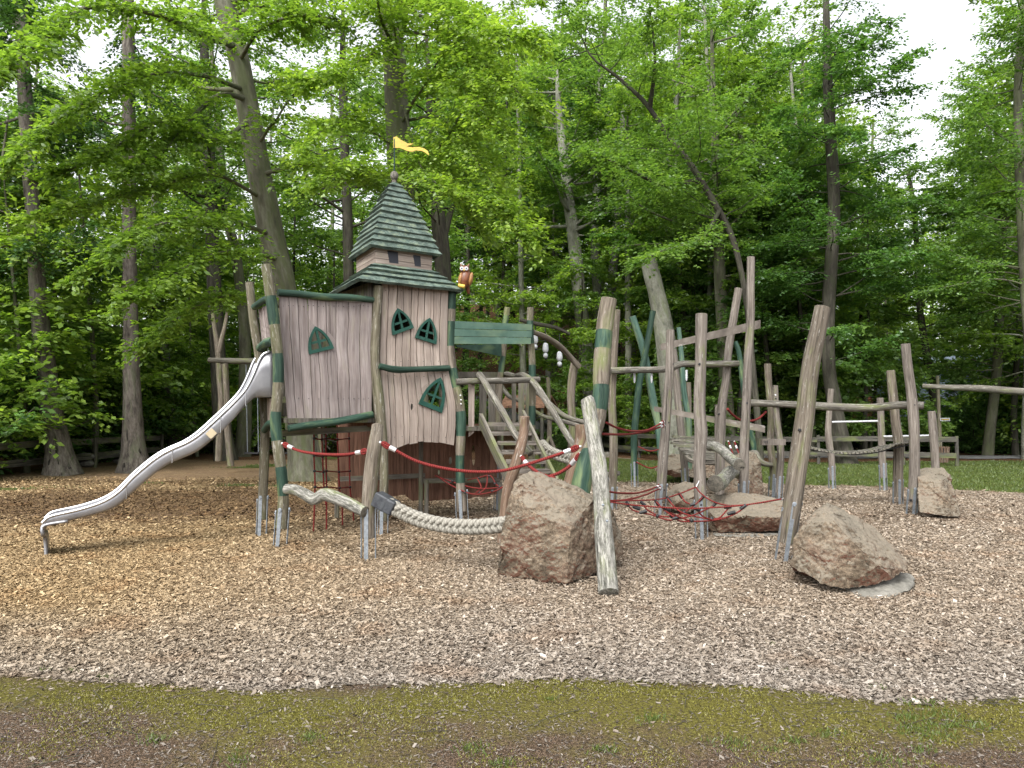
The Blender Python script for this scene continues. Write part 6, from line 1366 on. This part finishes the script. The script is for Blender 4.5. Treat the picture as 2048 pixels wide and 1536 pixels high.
# ================================================================== BACKGROUND THINGS
def fence_run(label, P2, zt, zb, mat, h=.16, posts=None):
    root = empty('plank_fence', (P2[0][0], P2[0][1], th(*P2[0])), label, 'fence', 'plank fences')
    for i in range(len(P2) - 1):
        (x0, y0), (x1, y1) = P2[i], P2[i + 1]
        for z in (zt, zb):
            b = MB(); b.bar((x0, y0, th(x0, y0) + z + rg.uniform(-.02, .02)), (x1, y1, th(x1, y1) + z + rg.uniform(-.02, .02)), .035, h, up=(0, 0, 1))
            b2_ = MB(); a = Vector((x0, y0, th(x0, y0) + z)); c = Vector((x1, y1, th(x1, y1) + z + rg.uniform(-.03, .03))); t = c - a; L = t.length; t.normalize(); n = Vector((t.y, -t.x, 0)).normalized(); w = t.cross(n)
            b2_.box((a + c) / 2, w, n, t, h / 2, .018, L / 2); b2_.build('rail', M[mat], root)
    for (x, y) in P2:
        b = MB(); z = th(x, y); n = Vector((1, 0, 0)); b.tube([(x + .06, y + .06, z - .1), (x + .06, y + .06, z + zt + .12)], [.06, .055], 8, 4); b.build('post', M[mat], root, smooth=True)
fence_run('dark plank fence on the left in front of the bushes', [(-13.3, 17), (-13.05, 19.3), (-12.9, 21.5), (-12.8, 23.7), (-12.75, 25.9), (-12.7, 28), (-12.6, 30.2), (-12.4, 32.5), (-11.6, 34.6)], .80, .35, 'fence', .18)
fence_run('weathered grey plank fence along the path behind the course', [(1.2, 40), (2.2, 37.4), (3.3, 34.6), (4.1, 31.6), (4.7, 29), (5.3, 26.8), (7.3, 25.9), (9.9, 25.2), (12.4, 24.7), (14.0, 24.5)], .82, .35, 'fence_light', .16)
fence_run('far fence beyond the swing at the bend of the path', [(-11.6, 34.6), (-9, 35.6), (-6.5, 36.6), (-4, 37.5), (-1.5, 38.6)], .82, .35, 'fence', .16)
# bench by the fence
t = empty('log_bench', (-10.9, 23.4, 0), 'low plank bench on two concrete blocks between the two rough barked trunks', 'bench')
a, c = P(160, 919, 23.5), P(250, 909, 25.5); b = MB(); b.bar(a, c, .32, .07, up=(0, 0, 1)); d_ = (c - a)
b = MB(); n_ = Vector((-d_.y, d_.x, 0)).normalized(); b.box((a + c) / 2, n_, (0, 0, 1), d_, .18, .035, d_.length / 2); b.build('seat', M['fence_light'], t)
for k in (.12, .92):
    m = a.lerp(c, k)
    for zz in (.12, .33): b = MB(); b.ell((m.x, m.y, zz), .30, .22, .12, n=12); b.build('concrete_block', M['concrete'], t, smooth=True)
# swing frame
t = empty('swing_frame', tuple(G(470, 930)), 'rustic wooden swing frame with forked post behind the slide', 'swing')
def sw(name, pts, d, mat='beech_pale'): b = MB(); P3, rr = PL(pts, d); b.tube(P3, rr, 10, lump=.06); return b.build(name, M[mat], t, smooth=True)
fp_ = sw('forked_post', [(424, 616, 3.5), (430, 660, 4.5), (436, 700, 6), (440, 760, 7), (443, 800, 6.5), (440, 860, 7), (437, 922, 7)], 22.5, 'post'); sw('fork', [(456, 618, 3), (450, 650, 4), (443, 680, 5), (437, 705, 6)], 22.5, 'post')
sw('post', [(450, 728, 6.5), (454, 800, 6), (455, 860, 6.5), (462, 932, 7)], 21.5, 'post'); sw('crossbar', [(417, 720, 5), (470, 722, 6), (530, 722, 6.5)], 22, 'fence')
sw('crossbar_end', [(530, 722, 6.5), (640, 724, 6.5)], 22, 'fence')
sw('post', [(640, 718, 6), (642, 920, 6)], 22, 'post')
for u0, u1 in ((492, 514), (574, 595)):
    for u in (u0, u1): b = MB(); b.tube([P(u, 725, 22), P(u + 3, 905, 22)], [.012, .012], 5, 3); b.build('chain', M['steel'], t)
    b = MB(); b.box(P((u0 + u1) / 2 + 2, 906, 22), (1, 0, 0), (0, 1, 0), (0, 0, 1), .20, .10, .02); b.build('seat', M['black'], t)
# hanging white figures under the curved rail's tree line
GB = 'white hanging bell shapes'
for (u, v, s, lab) in ((1071, 668, .85, 'narrow white hanging bell shape half hidden by the bridge post'), (1091, 686, 1, 'white hanging bell shape in the middle, below the curved rail'), (1119, 703, 1, 'rightmost white hanging bell shape under the curved rail')):
    d = 21; t = empty('hanging_bell', tuple(P(u, v, d)), lab, 'hanging figure', GB); b = MB(); k = d / F
    b.tube([P(u, v - 36 if u > 1090 else v - 20, d), P(u, v + 2, d)], [.012, .012], 5, 3); b.build('hanger', M['black'], t)
    b = MB(); b.tube([P(u, v, d), P(u, v + 3, d), P(u, v + 14, d), P(u, v + 19, d)], [3 * k * s, 5 * k * s, 6 * k * s, 3.5 * k * s], 12, 12); b.build('body', M['white'], t, smooth=True)
    b = MB(); b.ell(P(u, v + 25, d), 5 * k * s, 5 * k * s, 5.5 * k * s, n=12); b.build('bulb', M['white'], t, smooth=True)
    b = MB(); b.ell(P(u + 1, v + 31, d), 3 * k * s, 3 * k * s, 2.4 * k * s, n=8); b.build('tip', M['black'], t, smooth=True)
b = MB(); b.tube([P(1040, 640, 21), P(1075, 648, 21), P(1110, 655, 21), P(1140, 668, 21)], [.05, .06, .05, .04], 8, lump=.1); tag(b.build('bare_branch', M['dark_bark'], smooth=True), 'dark bare branch from which the white bell shapes hang', 'branch')
for (u, v, lab) in ((1269, 744, 'thin white hanging rod under the dark beam, left one'), (1303, 744, 'thin white hanging rod under the dark beam, middle one'), (1373, 740, 'thin white hanging rod under the dark beam, rightmost one')):
    b = MB(); b.tube([P(u, v, 13.2), P(u, v + 16, 13.2), P(u, v + 22, 13.2)], [.018, .02, .008], 8, 6); tag(b.build('hanging_rod', M['white'], smooth=True), lab, 'rod', 'white rods under the beam')
# little shingled shelter roof beyond the stairs
t = empty('shelter', (0.4, 24, 0), 'small open shelter with a brown shingle roof beyond the staircase', 'shelter')
b = MB(); q = [P(998, 812, 23.5), P(1088, 812, 23.5), P(1104, 791, 24.6), P(1012, 790, 24.6)]
b.add(q + [p - Vector((0, 0, .06)) for p in q], [(0, 1, 2, 3), (7, 6, 5, 4), (0, 4, 5, 1), (1, 5, 6, 2), (2, 6, 7, 3), (3, 7, 4, 0)], 0, [(p.x * 1.0, p.y, p.z * .2) for p in q] * 2); b.build('roof', M['shingle'], t)
b = MB(); q2 = [q[3], q[2], q[2] + Vector((.35, 1.2, -.5)), q[3] + Vector((.35, 1.2, -.5))]; b.add(q2 + [p - Vector((0, 0, .06)) for p in q2], [(0, 1, 2, 3), (7, 6, 5, 4), (0, 4, 5, 1), (1, 5, 6, 2), (2, 6, 7, 3), (3, 7, 4, 0)]); b.build('roof', M['shingle'], t)
for u in (1004, 1084): p = P(u, 812, 23.6); b = MB(); b.tube([(p.x, p.y, 0), (p.x, p.y, p.z)], [.05, .05], 8, 4); b.build('post', M['fence_light'], t, smooth=True)
t = post('thin grey sapling pole with three braces beyond the stairs', [(1096, 755, 4), (1098, 800, 4), (1099, 850, 4.5), (1099, 895, 5)], 22, 'post', anch=0, group='posts beyond the stairs')
for du in (-12, 14): b = MB(); b.tube([P(1099, 872, 22), P(1099 + du, 908, 21.6)], [.05, .05], 8, 4); b.build('brace', M['post'], t, smooth=True)
# signpost, beam and bin at the right
post('thin pale sign pole at the right beside the litter bin', [(1875, 752, 3.2), (1878, 830, 3.4), (1881, 900, 3.6), (1882, 918, 3.6)], 26.5, 'post_green', anch=0, group='posts by the path', name='sign_pole')
b = MB(); p = P(1890, 839, 26.4); b.box(p, (1, 0, 0), (0, 1, 0), (0, 0, 1), .16, .012, .05); o = b.build('sign_board', M['white']); tag(o, 'small white framed sign board with dark panel on the pale pole', 'sign')
b = MB(); b.box(p + Vector((0, -.014, 0)), (1, 0, 0), (0, 1, 0), (0, 0, 1), .14, .003, .032); b.build('panel', M['dark'], o)
b = MB(); b.box(p + Vector((0, -.0185, 0)), (1, 0, 0), (0, 1, 0), (0, 0, 1), .125, .002, .010); b.build('lettering_strip', M['yellow'], o)
topbeam('long weathered beam crossing the right edge in front of the bushes', [(1846, 772, 4.5, 22.0), (1900, 775, 5.5, 21.5), (1960, 777, 7, 21), (2010, 781, 7.5, 20.5), (2100, 787, 7.5, 19.8)])
t = empty('litter_bin', (uy(1884, 25.8), 25.8, 0), 'round litter bin of reddish wooden slats beside the path', 'litter bin')
c0 = Vector((uy(1884, 25.8), 25.8, 0))
b = MB(); b.tube([c0 + Vector((0, 0, .02)), c0 + Vector((0, 0, .50))], [.12, .16], 12, 3); b.build('liner', M['black'], t)
for i in range(14):
    a = i * 2 * math.pi / 14; b = MB(); n = Vector((math.cos(a), math.sin(a), 0)); p0 = c0 + n * .14 + Vector((0, 0, .02)); p1 = c0 + n * .19 + Vector((0, 0, .55)); b.bar(p0, p1, .05, .02, up=n); b.build('slat', M['post_red'], t)
# house with blue-grey roof, low red tiled house
def house(label, x, y, w, d, hw, hr, rot, roofm, wallm, z=None):
    z = th(x, y) if z is None else z; root = empty('house', (x, y, z), label, 'house'); Rz = Matrix.Rotation(rot, 3, 'Z'); o = Vector((x, y, z))
    def W(a, b_, c): return o + Rz @ Vector((a, b_, c))
    b = MB(); V = [W(i * w / 2, j * d / 2, k) for k in (-1, hw) for i, j in ((-1, -1), (1, -1), (1, 1), (-1, 1))] + [W(-w / 2, 0, hw + hr), W(w / 2, 0, hw + hr)]
    b.add(V, [(0, 1, 5, 4), (1, 2, 6, 5), (2, 3, 7, 6), (3, 0, 4, 7), (4, 7, 8), (5, 9, 6)]); b.build('wall', M[wallm], root)
    b = MB(); e = .5
    for j in (-1, 1):
        q = [W(-w / 2 - e, j * (d / 2 + e), hw - e * hr / (d / 2)), W(w / 2 + e, j * (d / 2 + e), hw - e * hr / (d / 2)), W(w / 2 + e, 0, hw + hr + .02), W(-w / 2 - e, 0, hw + hr + .02)]
        b.add(q + [p + Vector((0, 0, .14)) for p in q], [(0, 1, 2, 3), (7, 6, 5, 4), (0, 4, 5, 1), (1, 5, 6, 2), (3, 2, 6, 7), (0, 3, 7, 4)], 0, [((i in (1, 2)) * w, (i > 1) * d / 2 * 1.2, 0) for i in range(4)] * 2)
    if roofm == 'roofblue':
        for k in range(int(w / .45)):
            xx = -w / 2 - .3 + k * .45
            for j in (-1, 1): b.bar(W(xx, j * (d / 2 + .45), hw - .4 * hr / (d / 2) + .16), W(xx, 0, hw + hr + .18), .05, .05, up=(0, 0, 1))
    b.build('roof', M[roofm], root)
    for i in (-.28, .22):
        b = MB(); b.box(W(i * w, -d / 2 - .02, hw * .5), Rz @ Vector((1, 0, 0)), Rz @ Vector((0, 1, 0)), (0, 0, 1), .5, .04, .6); f = b.build('window', M['white'], root); b = MB(); b.box(W(i * w, -d / 2 - .07, hw * .5), Rz @ Vector((1, 0, 0)), Rz @ Vector((0, 1, 0)), (0, 0, 1), .42, .01, .52); b.build('pane', M['dark'], f)
house('house with a steep blue grey metal roof half hidden by bushes at right', uy(1905, 38.5), 38.5, 5.5, 5, 1.7, 2.5, R(-38), 'roofblue', 'shingle')
house('low cream house with a red tiled roof behind the path', uy(1735, 39), 39, 4.6, 4, .75, 1.1, R(4), 'tiles', 'cream')
# fallen brushwood by the swing
b = MB(); r_ = random.Random(9)
for i in range(46):
    x = -9.5 + r_.uniform(-1.6, 2.4); y = 31.5 + r_.uniform(-1.5, 1.5); z = th(x, y); L = r_.uniform(.6, 1.8); a = r_.uniform(0, 3.14)
    b.tube([(x, y, z + r_.uniform(.1, .8)), (x + math.cos(a) * L * .5, y + .2 * math.sin(a), z + r_.uniform(.3, 1.2)), (x + math.cos(a) * L, y + .4 * math.sin(a), z + r_.uniform(.1, .9))], [.03, .025, .01], 5, 5, cap=False)
tag(b.build('brushwood', M['dark_bark']), 'heap of dead brown brushwood behind the swing', 'brushwood pile')

# ---- the far wood that closes the view, one mass of foliage and stems
r = np.random.default_rng(77); n = 150000
th0 = r.uniform(-.86, .86, n); dist = r.uniform(74, 96, n); x = np.tan(th0) * dist; y = dist
u_ = 1024 + x / y * F; hmax = np.interp(u_, [-600, 900, 1500, 1650, 1760, 1880, 1960, 2600], [15, 15, 14, 14, 12, 12, 13, 16])
clump = np.array([mnoise.noise(Vector((a * .16, b * .22, c * .2))) for a, b, c in zip(x[::25], r.uniform(0, 1, n // 25), y[::25])]); clump = np.repeat(clump, 25)[:n]
z = terr(x, y) + r.random(n) ** .9 * hmax * (1 + .35 * clump)
k = ((np.sin(x * .55) + np.sin(z * .7 + x * .3) + r.normal(0, .8, n)) > -.75); x, y, z = x[k], y[k], z[k]; n = len(x)
C = np.column_stack([x, y, z]); ax = r.normal(0, 1, (n, 3)); ax[:, 2] *= .35; ax /= np.linalg.norm(ax, axis=1)[:, None]
nr = np.array([0, -.3, 1.0]) + r.normal(0, .5, (n, 3)); sd = np.cross(nr, ax); sd /= np.linalg.norm(sd, axis=1)[:, None]; S = r.uniform(.25, .62, n)[:, None]
V = np.stack([C - ax * S * .5, C + sd * S * .3, C + ax * S * .5, C - sd * S * .3], 1).reshape(-1, 3)
tag(link(np_mesh('far_wood', V, 4, M['leaf_bright'], np.clip(.5 + .22 * r.normal(0, 1, n), 0, 1)), 'far_wood'), kind='stuff')
